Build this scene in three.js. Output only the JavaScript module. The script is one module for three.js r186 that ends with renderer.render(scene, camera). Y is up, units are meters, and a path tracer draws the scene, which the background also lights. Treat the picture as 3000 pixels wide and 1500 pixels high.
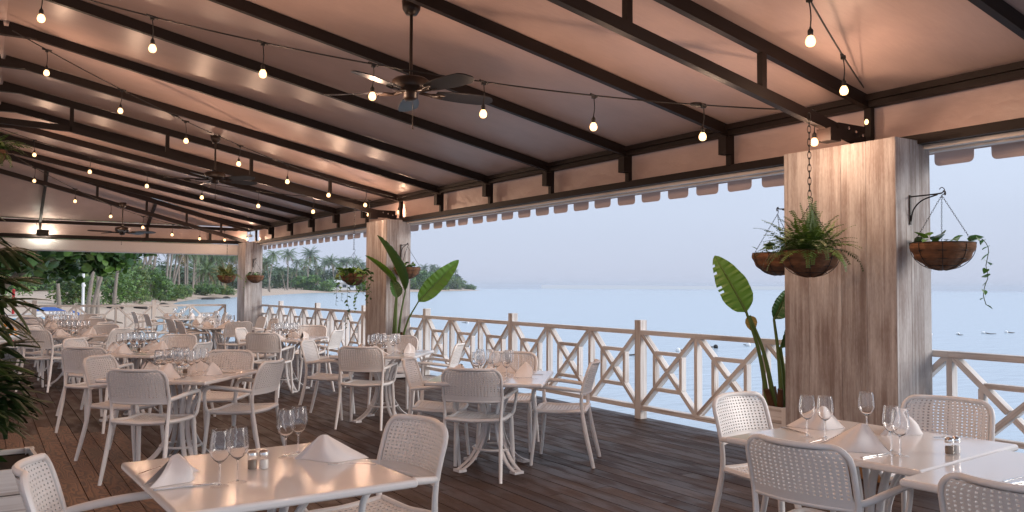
import * as THREE from 'three';
import { mergeGeometries } from 'three/addons/utils/BufferGeometryUtils.js';
import { RoundedBoxGeometry } from 'three/addons/geometries/RoundedBoxGeometry.js';

// ------------------------------------------------------------------ camera, sky, sun, exposure
const H = 1.475;                                    // eye height above the deck
const scene = new THREE.Scene();
const camera = new THREE.PerspectiveCamera(34.17, 2, 0.1, 6000);
const YAW = 0.5665, PIT = 0.0385, ROL = 0.0058;
const fwd = new THREE.Vector3(Math.sin(YAW) * Math.cos(PIT), Math.sin(PIT), -Math.cos(YAW) * Math.cos(PIT));
const rgt = new THREE.Vector3(Math.cos(YAW), 0, Math.sin(YAW));
const upv = new THREE.Vector3().crossVectors(rgt, fwd);
camera.position.set(0, H, 0);
camera.up.copy(upv.clone().multiplyScalar(Math.cos(ROL)).addScaledVector(rgt, -Math.sin(ROL)));
camera.lookAt(camera.position.clone().add(fwd));
const renderer = new THREE.WebGLRenderer({ antialias: true });
renderer.toneMapping = THREE.LinearToneMapping;
renderer.toneMappingExposure = 1.75;
renderer.shadowMap.enabled = true;

let seed = 7;
function rnd() { seed = (seed + 0x6d2b79f5) | 0; let t = Math.imul(seed ^ (seed >>> 15), 1 | seed); t = (t + Math.imul(t ^ (t >>> 7), 61 | t)) ^ t; return ((t ^ (t >>> 14)) >>> 0) / 4294967296; }
const rr = (a, b) => a + (b - a) * rnd();
const hash = (x, y) => { let n = Math.imul(x | 0, 374761393) + Math.imul(y | 0, 668265263); n = Math.imul(n ^ (n >>> 13), 1274126177); return ((n ^ (n >>> 16)) >>> 0) / 4294967296; };
function noise(x, y, px = 0, py = 0) {               // value noise, periodic when px/py given
  const xi = Math.floor(x), yi = Math.floor(y), fx = x - xi, fy = y - yi;
  const sx = fx * fx * (3 - 2 * fx), sy = fy * fy * (3 - 2 * fy);
  const w = (v, p) => (p ? ((v % p) + p) % p : v);
  const a = hash(w(xi, px), w(yi, py)), b = hash(w(xi + 1, px), w(yi, py)), c = hash(w(xi, px), w(yi + 1, py)), d = hash(w(xi + 1, px), w(yi + 1, py));
  return a + (b - a) * sx + (c - a) * sy + (a - b - c + d) * sx * sy;
}
function fbm(x, y, o = 4, px = 0, py = 0) { let s = 0, a = 0.5, n = 0; for (let i = 0; i < o; i++) { s += a * noise(x, y, px, py); n += a; a *= 0.5; x *= 2; y *= 2; px *= 2; py *= 2; } return s / n; }
const clamp = (v, a = 0, b = 1) => Math.min(b, Math.max(a, v));
const mix = (a, b, t) => a + (b - a) * t;
const smooth = (a, b, x) => { const t = clamp((x - a) / (b - a)); return t * t * (3 - 2 * t); };

// overcast dusk sky, paler at the sea horizon
{
  const w = 512, h = 256, d = new Float32Array(w * h * 4);
  for (let j = 0; j < h; j++) for (let i = 0; i < w; i++) {
    const el = (j + 0.5) / h * Math.PI - Math.PI / 2, t = clamp(Math.sin(Math.max(0, el)));
    const c = fbm(i / w * 10, j / h * 30, 5, 10, 0) - 0.5, k = 1 + c * 0.24 * smooth(0.01, 0.16, t);
    const z = Math.pow(t, 0.5), up = 0.555 + 0.55 * t;
    const o = (j * w + i) * 4;
    const lav = Math.exp(-t * 9);
    d[o] = (mix(0.60, 0.58, z) + 0.02 * lav) * k * up; d[o + 1] = (mix(0.70, 0.68, z) - 0.035 * lav) * k * up; d[o + 2] = (mix(0.86, 0.84, z) - 0.05 * lav) * k * up; d[o + 3] = 1;
    if (el < 0) { d[o] = 0.3; d[o + 1] = 0.36; d[o + 2] = 0.42; }
  }
  const sky = new THREE.DataTexture(d, w, h, THREE.RGBAFormat, THREE.FloatType);
  sky.mapping = THREE.EquirectangularReflectionMapping; sky.magFilter = THREE.LinearFilter; sky.minFilter = THREE.LinearFilter; sky.needsUpdate = true;
  scene.background = sky; scene.environment = sky; scene.environmentIntensity = 1;
}
scene.fog = new THREE.FogExp2(0xd8e0ee, 0.0002);
const sun = new THREE.DirectionalLight(0xfff6ee, 1.5);
sun.position.set(53, 21, 32); sun.target.position.set(3, 0, -10); scene.add(sun, sun.target);
sun.castShadow = true; sun.shadow.radius = 55;
Object.assign(sun.shadow.camera, { left: -40, right: 40, top: 40, bottom: -40, near: 1, far: 250 }); sun.shadow.mapSize.set(2048, 2048);

// ------------------------------------------------------------------ textures
function tex(w, h, f, { srgb = false, rep = true } = {}) {
  const d = new Uint8Array(w * h * 4);
  for (let j = 0; j < h; j++) for (let i = 0; i < w; i++) {
    const v = f(i / w, j / h), o = (j * w + i) * 4;
    if (typeof v === 'number') d[o] = d[o + 1] = d[o + 2] = clamp(v) * 255;
    else for (let k = 0; k < 3; k++) d[o + k] = clamp(srgb ? Math.pow(clamp(v[k]), 1 / 2.2) : v[k]) * 255;
    d[o + 3] = 255;
  }
  const t = new THREE.DataTexture(d, w, h); t.magFilter = THREE.LinearFilter; t.minFilter = THREE.LinearMipmapLinearFilter; t.generateMipmaps = true;
  if (rep) t.wrapS = t.wrapT = THREE.RepeatWrapping;
  if (srgb) t.colorSpace = THREE.SRGBColorSpace;
  t.needsUpdate = true; return t;
}
const scaled = (t, u, v) => { const c = t.clone(); c.repeat.set(u, v); c.needsUpdate = true; return c; };
// plain-sawn board grain: u across, v along; tile is 0.6 m x 2.4 m
function grain(u, v, rings) {
  const warp = fbm(u * 6, v * 5, 3, 6, 5) * 2.2 + 0.5 * fbm(u * 3, v * 14, 2, 3, 14);
  const r = rings * (Math.sin(u * Math.PI * 2 * 2) * 0.32 + warp);
  const s = r - Math.floor(r);
  return Math.pow(s < 0.75 ? s / 0.75 : (1 - s) / 0.25, 1.6);
}
const T = {};
T.deck = tex(512, 1024, (u, v) => { const g = grain(u, v, 5), f = fbm(u * 120, v * 8, 2, 120, 8), b = fbm(u * 5, v * 5, 4, 5, 5), k = mix(0.62, 1.15, b) * mix(0.85, 1.12, f) * mix(1.1, 0.8, g); return [0.074 * k, 0.041 * k, 0.029 * k]; }, { srgb: true });
T.deckNew = tex(512, 1024, (u, v) => { const g = grain(u, v, 3.2), f = fbm(u * 120, v * 8, 2, 120, 8), b = fbm(u * 4, v * 4, 3, 4, 4), k = mix(0.75, 1.15, b) * mix(0.85, 1.1, f); return [mix(0.22, 0.05, g) * k, mix(0.112, 0.024, g) * k, mix(0.062, 0.015, g) * k]; }, { srgb: true });
T.deckB = tex(512, 1024, (u, v) => 0.5 + 0.3 * (fbm(u * 90, v * 9, 3, 90, 9) - 0.5) - 0.25 * grain(u, v, 5));
T.wear = tex(512, 512, (u, v) => { const b = fbm(u * 9, v * 9, 5, 9, 9); return mix(0.45, 0.68, smooth(0.25, 0.75, b)); });
T.white = tex(512, 1024, (u, v) => {               // thin whitewash over brown timber
  const st = fbm(u * 26, v * 4, 5, 26, 4), fine = fbm(u * 150, v * 26, 3, 150, 26), blot = fbm(u * 5, v * 7, 4, 5, 7), comb = fbm(u * 70, v * 90, 2, 70, 90);
  let c = smooth(0.2, 0.8, st * 0.5 + blot * 0.38 + comb * 0.12) * mix(0.72, 1.14, fine);
  c = clamp(c * 0.95 + 0.12); return [mix(0.21, 0.60, c), mix(0.15, 0.575, c), mix(0.128, 0.56, c)];
}, { srgb: true });
T.paint = tex(512, 1024, (u, v) => {               // more solid white paint, worn to the timber in places
  const st = fbm(u * 40, v * 3, 4, 40, 3), blot = fbm(u * 7, v * 5, 4, 7, 5); const c = smooth(0.2, 0.55, st * 0.6 + blot * 0.45);
  return [mix(0.44, 0.76, c), mix(0.38, 0.74, c), mix(0.34, 0.72, c)];
}, { srgb: true });
T.whiteB = tex(512, 1024, (u, v) => fbm(u * 110, v * 6, 3, 110, 6));
T.cloth = tex(512, 512, (u, v) => 0.5 * fbm(u * 18, v * 150, 3, 18, 150) + 0.35 * fbm(u * 7, v * 5, 3, 7, 5) + 0.15 * hash(u * 512, v * 512));
T.clothC = tex(512, 512, (u, v) => { const k = mix(0.86, 1.04, fbm(u * 6, v * 6, 5, 6, 6)) * mix(0.96, 1.03, fbm(u * 20, v * 110, 2, 20, 110)); return [0.52 * k, 0.385 * k, 0.35 * k]; }, { srgb: true });
T.wrinkle = tex(512, 512, (u, v) => { const a = fbm(u * 5 + 1.5 * fbm(u * 3, v * 3, 2, 3, 3), v * 4, 4, 0, 4); return 1 - Math.abs(a - 0.5) * 3; });
T.sand = tex(512, 512, (u, v) => { const k = mix(0.8, 1.15, fbm(u * 12, v * 12, 5, 12, 12)) * mix(0.9, 1.1, hash(u * 512, v * 512)); return [0.50 * k, 0.375 * k, 0.28 * k]; }, { srgb: true });
T.sandB = tex(512, 512, (u, v) => fbm(u * 20, v * 20, 5, 20, 20));
T.wave = tex(512, 512, (u, v) => 0.55 * fbm(u * 10, v * 26, 4, 10, 26) + 0.3 * fbm(u * 34, v * 60, 3, 34, 60) + 0.15 * fbm(u * 4, v * 5, 2, 4, 5));
T.coir = tex(256, 256, (u, v) => { const f = fbm(u * 50, v * 14, 3, 50, 14) * 0.5 + fbm(u * 14, v * 60, 3, 14, 60) * 0.5, k = mix(0.45, 1.5, f); return [0.165 * k, 0.075 * k, 0.036 * k]; }, { srgb: true });
T.coirB = tex(256, 256, (u, v) => fbm(u * 60, v * 20, 3, 60, 20) * 0.5 + fbm(u * 20, v * 60, 3, 20, 60) * 0.5);
T.bark = tex(256, 512, (u, v) => { const r = Math.pow(Math.abs(Math.sin(v * Math.PI * 24 + 2 * fbm(u * 5, v * 9, 2, 5, 9))), 0.4), k = mix(0.5, 1, r) * mix(0.7, 1.2, fbm(u * 18, v * 24, 4, 18, 24)); return [0.30 * k, 0.255 * k, 0.215 * k]; }, { srgb: true });
T.leafv = tex(256, 256, (u, v) => { const k = mix(0.75, 1.2, fbm(u * 8, v * 8, 4, 8, 8)); return [k * 0.8, k * 0.8, k * 0.8]; }, { srgb: true });
T.spots = tex(256, 256, (u, v) => fbm(u * 24, v * 24, 4, 24, 24));

// ------------------------------------------------------------------ materials
const lin = (r, g, b) => new THREE.Color().setRGB(r, g, b);
const std = (c, rough, o = {}) => new THREE.MeshStandardMaterial({ color: c, roughness: rough, side: THREE.DoubleSide, ...o });
const phys = (c, rough, o = {}) => new THREE.MeshPhysicalMaterial({ color: c, roughness: rough, side: THREE.DoubleSide, ...o });
const leafM = (r, g, b, o = {}) => phys(lin(r, g, b), 0.5, { transmission: 0.22, thickness: 0, ...o });
const M = {
  deck: [0.8, 0.92, 1.05, 1.2].map((k, i) => phys(lin(k, k * (0.97 + 0.02 * i), k), 1, { specularIntensity: 0.55, map: T.deck, bumpMap: T.deckB, bumpScale: 0.0022, roughnessMap: T.wear })),
  deckNew: [0.9, 1.1].map((k) => std(lin(k, k, k), 0.5, { map: T.deckNew, bumpMap: T.deckB, bumpScale: 0.002 })),
  joist: std(lin(0.03, 0.022, 0.018), 0.9),
  column: [0.92, 1, 1.08].map((k) => std(lin(k, k, k), 0.72, { map: T.white, bumpMap: T.whiteB, bumpScale: 0.0025 })),
  rail: [0.95, 1.03].map((k) => std(lin(k, k, k), 0.72, { map: T.paint, bumpMap: T.whiteB, bumpScale: 0.002 })),
  ply: std(lin(0.40, 0.21, 0.085), 0.6, { map: scaled(T.leafv, 1, 0.2) }),
  steel: phys(lin(0.014, 0.008, 0.0065), 0.55, { specularIntensity: 0.45, bumpMap: T.spots, bumpScale: 0.0008 }),
  track: std(lin(0.9, 0.84, 0.8), 0.5, { map: T.paint }),
  cloth: phys(lin(1, 1, 1), 0.4, { specularIntensity: 0.36, map: T.clothC, bumpMap: T.cloth, bumpScale: 0.0009 }),
  fascia: phys(lin(0.9, 0.87, 0.85), 0.36, { map: T.clothC, bumpMap: T.wrinkle, bumpScale: 0.003 }),
  tab: phys(lin(0.42, 0.33, 0.31), 0.5, { bumpMap: T.cloth, bumpScale: 0.001 }),
  blind: std(lin(0.66, 0.63, 0.62), 0.5),
  chair: phys(lin(0.82, 0.81, 0.805), 0.38, { bumpMap: T.spots, bumpScale: 0.0002 }),
  top: phys(lin(0.82, 0.805, 0.80), 0.13, { clearcoat: 0.4, clearcoatRoughness: 0.1 }),
  tleg: std(lin(0.72, 0.71, 0.72), 0.4),
  napkin: std(lin(0.84, 0.81, 0.80), 0.9, { bumpMap: T.cloth, bumpScale: 0.0006 }),
  glass: phys(lin(1, 1, 1), 0.0, { transmission: 1, thickness: 0.004, ior: 1.5, side: THREE.FrontSide }), glassFoot: phys(lin(1, 1, 1), 0.0, { transmission: 1, thickness: 0, ior: 1.5 }),
  jar: phys(lin(1, 1, 1), 0.02, { transmission: 1, thickness: 0 }),
  metal: std(lin(0.72, 0.70, 0.68), 0.18, { metalness: 1 }),
  pepper: std(lin(0.20, 0.155, 0.12), 0.95), salt: std(lin(0.72, 0.70, 0.67), 0.95),
  caddy: std(lin(0.48, 0.33, 0.22), 0.6),
  wire: std(lin(0.012, 0.010, 0.009), 0.55),
  bulb: std(lin(1, 0.8, 0.55), 0.3, { emissive: lin(1, 0.57, 0.25), emissiveIntensity: 1.9 }),
  lampGlow: std(lin(1, 1, 1), 0.3, { emissive: lin(1, 0.97, 0.85), emissiveIntensity: 9 }),
  fan: phys(lin(0.022, 0.014, 0.011), 0.36, { specularIntensity: 0.6 }), blade: phys(lin(0.012, 0.0115, 0.013), 0.42, { specularIntensity: 0.6, bumpMap: T.whiteB, bumpScale: 0.0006 }),
  coir: std(lin(1, 1, 1), 1, { map: T.coir, bumpMap: T.coirB, bumpScale: 0.006 }), soil: std(lin(0.03, 0.02, 0.014), 1),
  planter: std(lin(1.08, 1.08, 1.08), 0.6, { map: T.paint, bumpMap: T.whiteB, bumpScale: 0.001 }),
  fern: [leafM(0.075, 0.165, 0.022), leafM(0.105, 0.205, 0.026), leafM(0.055, 0.125, 0.02)], fernY: leafM(0.17, 0.19, 0.04),
  pothos: [leafM(0.075, 0.19, 0.02), leafM(0.12, 0.26, 0.03), leafM(0.045, 0.11, 0.018)], stem: std(lin(0.07, 0.10, 0.03), 0.7),
  bop: [leafM(0.12, 0.25, 0.03, { roughness: 0.38 }), leafM(0.06, 0.135, 0.03, { roughness: 0.35 })], bopDry: leafM(0.36, 0.24, 0.06), bopStem: std(lin(0.10, 0.16, 0.035), 0.5), husk: std(lin(0.12, 0.055, 0.025), 0.9),
  lady: [leafM(0.022, 0.055, 0.011, { roughness: 0.45 }), leafM(0.032, 0.075, 0.013, { roughness: 0.45 }), leafM(0.016, 0.042, 0.010, { roughness: 0.45 })], cane: std(lin(0.05, 0.03, 0.022), 0.9),
  grape: [leafM(0.06, 0.14, 0.025), leafM(0.10, 0.20, 0.03), leafM(0.04, 0.10, 0.02)],
  bark: std(lin(1, 1, 1), 0.9, { map: T.bark, bumpMap: T.bark, bumpScale: 0.02 }), barkD: std(lin(0.13, 0.10, 0.08), 0.95, { bumpMap: T.spots, bumpScale: 0.03 }),
  palm: [leafM(0.11, 0.175, 0.065), leafM(0.14, 0.21, 0.07), leafM(0.09, 0.15, 0.06)], palmDry: leafM(0.20, 0.14, 0.05),
  shrub: [leafM(0.10, 0.20, 0.045), leafM(0.15, 0.27, 0.055), leafM(0.08, 0.16, 0.045), leafM(0.18, 0.25, 0.055)],
  sand: std(lin(1, 1, 1), 0.95, { map: T.sand, bumpMap: T.sandB, bumpScale: 0.06 }),
  rock: std(lin(0.04, 0.03, 0.024), 0.95, { bumpMap: T.spots, bumpScale: 0.06 }),
  house: std(lin(0.68, 0.68, 0.68), 0.7), roofGrey: std(lin(0.30, 0.31, 0.33), 0.7), pane: std(lin(0.05, 0.06, 0.07), 0.2),
  whiteP: std(lin(0.75, 0.75, 0.75), 0.45), blueP: std(lin(0.05, 0.13, 0.42), 0.45), orangeP: std(lin(0.75, 0.25, 0.02), 0.45), redP: std(lin(0.55, 0.03, 0.03), 0.45), tealP: std(lin(0.03, 0.10, 0.13), 0.5), cyanP: std(lin(0.05, 0.35, 0.62), 0.45),
  wall: std(lin(0.16, 0.115, 0.085), 0.8, { map: T.leafv }),
};
{
  const w = T.wave.clone(); w.repeat.set(1 / 14, 1 / 14); w.needsUpdate = true;
  M.water = phys(lin(0.40, 0.47, 0.53), 0.2, { bumpMap: w, bumpScale: 0.07, ior: 1.33 });
}

// ------------------------------------------------------------------ geometry helpers
const V = (x, y, z) => new THREE.Vector3(x, y, z);
function clean(g) { g = g.index ? g.toNonIndexed() : g; for (const k of Object.keys(g.attributes)) if (!['position', 'normal', 'uv'].includes(k)) g.deleteAttribute(k); if (!g.attributes.uv) g.setAttribute('uv', new THREE.BufferAttribute(new Float32Array(g.attributes.position.count * 2), 2)); if (!g.attributes.normal) g.computeVertexNormals(); g.clearGroups(); g.morphAttributes = {}; return g; }
const join = (list) => { list = list.filter(Boolean).map(clean); return list.length === 1 ? list[0] : mergeGeometries(list); };
const bx = (w, h, d, x = 0, y = 0, z = 0) => new THREE.BoxGeometry(w, h, d).translate(x, y, z);
const rbx = (w, h, d, r, x = 0, y = 0, z = 0, s = 2) => new RoundedBoxGeometry(w, h, d, s, r).translate(x, y, z);
// uv in metres, grain along axis "long"; u tile 0.6 m, v tile 2.4 m
function woodUV(g, long = 1, ou = 0, ov = 0) {
  g = clean(g); const p = g.attributes.position, n = g.attributes.normal, uv = g.attributes.uv;
  for (let i = 0; i < p.count; i++) {
    const P = [p.getX(i), p.getY(i), p.getZ(i)], N = [Math.abs(n.getX(i)), Math.abs(n.getY(i)), Math.abs(n.getZ(i))];
    const dom = N[0] > N[1] && N[0] > N[2] ? 0 : N[1] > N[2] ? 1 : 2; const rest = [0, 1, 2].filter((a) => a !== dom);
    const va = rest.includes(long) ? long : rest[1], ua = rest[0] === va ? rest[1] : rest[0];
    uv.setXY(i, P[ua] / 0.6 + ou, P[va] / 2.4 + ov);
  }
  return g;
}
function planeUV(g, a, b, s) { g = clean(g); const p = g.attributes.position, uv = g.attributes.uv, c = ['getX', 'getY', 'getZ']; for (let i = 0; i < p.count; i++) uv.setXY(i, p[c[a]](i) / s, p[c[b]](i) / s); return g; }
function bar(a, b, w, h) {                            // straight box from a to b, w across, h in the vertical plane
  const d = b.clone().sub(a), L = d.length(); const g = new THREE.BoxGeometry(w, h, L);
  const z = d.normalize(), x = V(0, 1, 0).cross(z); if (x.lengthSq() < 1e-6) x.set(1, 0, 0); x.normalize(); const y = z.clone().cross(x);
  g.applyMatrix4(new THREE.Matrix4().makeBasis(x, y, z).setPosition(a.clone().add(b).multiplyScalar(0.5))); return g;
}
function sweep(pts, r, n = 12, m = 8, flat = 1, cap = true, tension = 0.5) {  // r: number | array along the path; flat squashes the second axis
  const curve = pts.length > 2 ? new THREE.CatmullRomCurve3(pts, false, 'catmullrom', tension) : new THREE.LineCurve3(pts[0], pts[1]);
  const fr = curve.computeFrenetFrames(n, false), pos = [], idx = [], uv = [], L = curve.getLength();
  for (let i = 0; i <= n; i++) {
    const t = i / n, c = curve.getPointAt(t), R = Array.isArray(r) ? (() => { const q = t * (r.length - 1), k = Math.min(r.length - 2, Math.floor(q)); return mix(r[k], r[k + 1], q - k); })() : r;
    for (let j = 0; j <= m; j++) { const a = j / m * Math.PI * 2, p = c.clone().addScaledVector(fr.normals[i], Math.cos(a) * R).addScaledVector(fr.binormals[i], Math.sin(a) * R * flat); pos.push(p.x, p.y, p.z); uv.push(j / m, t * L); }
  }
  for (let i = 0; i < n; i++) for (let j = 0; j < m; j++) { const a = i * (m + 1) + j, b = a + m + 1; idx.push(a, b, a + 1, b, b + 1, a + 1); }
  if (cap) for (const i of [0, n]) { const c = curve.getPointAt(i / n), k = pos.length / 3; pos.push(c.x, c.y, c.z); uv.push(0, 0); for (let j = 0; j < m; j++) { const a = i * (m + 1) + j; if (i) idx.push(k, a, a + 1); else idx.push(k, a + 1, a); } }
  const g = new THREE.BufferGeometry(); g.setAttribute('position', new THREE.Float32BufferAttribute(pos, 3)); g.setAttribute('uv', new THREE.Float32BufferAttribute(uv, 2)); g.setIndex(idx); g.computeVertexNormals(); return g;
}
function surf(nu, nv, f) {                            // open grid surface
  const pos = [], uv = [], idx = [];
  for (let j = 0; j <= nv; j++) for (let i = 0; i <= nu; i++) { const p = f(i / nu, j / nv); pos.push(p[0], p[1], p[2]); uv.push(p[3] ?? i / nu, p[4] ?? j / nv); }
  for (let j = 0; j < nv; j++) for (let i = 0; i < nu; i++) { const a = j * (nu + 1) + i, b = a + nu + 1; idx.push(a, a + 1, b, b, a + 1, b + 1); }
  const g = new THREE.BufferGeometry(); g.setAttribute('position', new THREE.Float32BufferAttribute(pos, 3)); g.setAttribute('uv', new THREE.Float32BufferAttribute(uv, 2)); g.setIndex(idx); g.computeVertexNormals(); return g;
}
// sheet with a grid of rectangular holes, bent by f(u, v), given thickness
function perforated(nx, ny, f, hx, hy, th) {
  const pos = [], nor = (u, v) => { const e = 1e-3, a = f(u - e, v), b = f(u + e, v), c = f(u, v - e), d = f(u, v + e); return b.clone().sub(a).cross(d.clone().sub(c)).normalize(); };
  const cache = new Map(); const P = (u, v, s) => { const k = Math.round(u * 2e4) * 100003 + Math.round(v * 2e4); let q = cache.get(k); if (!q) { const c = f(u, v), n = nor(u, v).multiplyScalar(th / 2); q = [c.clone().add(n), c.clone().sub(n)]; cache.set(k, q); } return q[s]; };
  const tri = (a, b, c) => pos.push(a.x, a.y, a.z, b.x, b.y, b.z, c.x, c.y, c.z), quad = (a, b, c, d) => { tri(a, b, c); tri(a, c, d); };
  for (let j = 0; j < ny; j++) for (let i = 0; i < nx; i++) {
    const u0 = i / nx, u1 = (i + 1) / nx, v0 = j / ny, v1 = (j + 1) / ny, uc = (u0 + u1) / 2, vc = (v0 + v1) / 2, a = hx / nx / 2, b = hy / ny / 2;
    const O = [[u0, v0], [u1, v0], [u1, v1], [u0, v1]], I = [[uc - a, vc - b], [uc + a, vc - b], [uc + a, vc + b], [uc - a, vc + b]];
    for (let k = 0; k < 4; k++) {
      const l = (k + 1) % 4;
      quad(P(...O[k], 0), P(...O[l], 0), P(...I[l], 0), P(...I[k], 0)); quad(P(...O[l], 1), P(...O[k], 1), P(...I[k], 1), P(...I[l], 1));
      quad(P(...I[k], 0), P(...I[l], 0), P(...I[l], 1), P(...I[k], 1));
    }
  }
  const g = new THREE.BufferGeometry(); g.setAttribute('position', new THREE.Float32BufferAttribute(pos, 3)); g.computeVertexNormals(); return g;
}
const lathe = (pts, n = 24) => new THREE.LatheGeometry(pts.map((p) => new THREE.Vector2(p[0], p[1])), n);
const spin = (g, { x = 0, y = 0, z = 0, px = 0, py = 0, pz = 0, s = 1 } = {}) => { if (s !== 1) g.scale(s, s, s); if (x) g.rotateX(x); if (y) g.rotateY(y); if (z) g.rotateZ(z); return g.translate(px, py, pz); };

// ------------------------------------------------------------------ object helpers
const counts = {};
const numbered = (n) => { const k = counts[n] ?? 0; counts[n] = k + 1; return k ? n + '_' + String(k).padStart(3, '0') : n; };
function mesh(name, geo, mat, parent) { const m = new THREE.Mesh(geo, mat); m.name = parent === scene ? numbered(name) : name; m.castShadow = m.receiveShadow = true; parent.add(m); return m; }
function thing(name, label, category, pos = [0, 0, 0], turn = 0, group = null) { const o = new THREE.Group(); o.name = numbered(name); o.position.set(...pos); o.rotation.y = turn; o.userData = { label, category }; if (group) o.userData.group = group; scene.add(o); return o; }
function solo(name, geo, mat, label, category, pos = [0, 0, 0], turn = 0, group = null) { const m = mesh(name, geo, mat, scene); m.position.set(...pos); m.rotation.y = turn; m.userData = { label, category }; if (group) m.userData.group = group; return m; }
function struct(name) { const o = new THREE.Group(); o.name = numbered(name); o.userData = { kind: 'structure' }; scene.add(o); return o; }
function copyOf(src, label, pos, turn, group) { const c = src.clone(); c.name = numbered(src.userData.base ?? src.name.replace(/_\d{3}$/, '')); c.userData = { label, category: src.userData.category }; if (group) c.userData.group = group; c.position.set(...pos); c.rotation.set(0, turn, 0); scene.add(c); return c; }
const face = (fx, fz) => Math.atan2(fx, fz);

// ================================================================== STRUCTURE
// ------------------------------------------------------------------ deck
{
  const deck = struct('deck'), pitch = 0.145, rest = [];
  const x0 = -6.3, rows = Math.floor((6.46 - x0) / pitch);
  for (let i = 0; i < rows; i++) {
    const x = x0 + (i + 0.5) * pitch; let z = 5 - rr(0, 3);
    const patch = x > -0.6 && x < 1.22 ? -9.3 - rnd() * 0.8 : 99;
    while (z > -22.98) {
      let z1 = z - rr(3.3, 5.4); if (patch < 90 && z > patch + 0.1 && z1 < patch + 0.8) z1 = patch; if (z1 < -22.1) z1 = -23;
      const fresh = patch < 90 && z <= 0.5 + 4 && z1 >= patch - 0.05;
      const g = woodUV(new THREE.BoxGeometry(pitch - 0.007, 0.03, z - z1 - 0.004), 2, rnd() * 3, rnd() * 3).translate(x, -0.015 + rr(-0.0012, 0.0012), (z + z1) / 2);
      if (x > 0.05 && z1 < -2.2) mesh('plank', g, fresh ? M.deckNew[Math.floor(rnd() * 2)] : M.deck[Math.floor(rnd() * 4)], deck); else rest.push(g);
      z = z1;
    }
  }
  const r = mesh('plank_field', join(rest), M.deck[1], deck); r.userData.kind = 'stuff';
  mesh('joists', bx(12.7, 0.16, 28, 0.08, -0.115, -9), M.joist, deck);
  mesh('edge_board', woodUV(bx(0.03, 0.19, 28, 6.475, -0.1, -9), 2), M.deck[2], deck);
  mesh('end_board', woodUV(bx(12.7, 0.19, 0.03, 0.08, -0.1, -23.02), 0), M.deck[2], deck);
  const piles = []; for (let z = -22; z < 3; z += 3) for (const x of [-5, -1, 3, 6.2]) piles.push(new THREE.CylinderGeometry(0.11, 0.12, 1.6, 8).translate(x, -0.98, z)); mesh('piles', join(piles), M.joist, deck);
}

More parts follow.
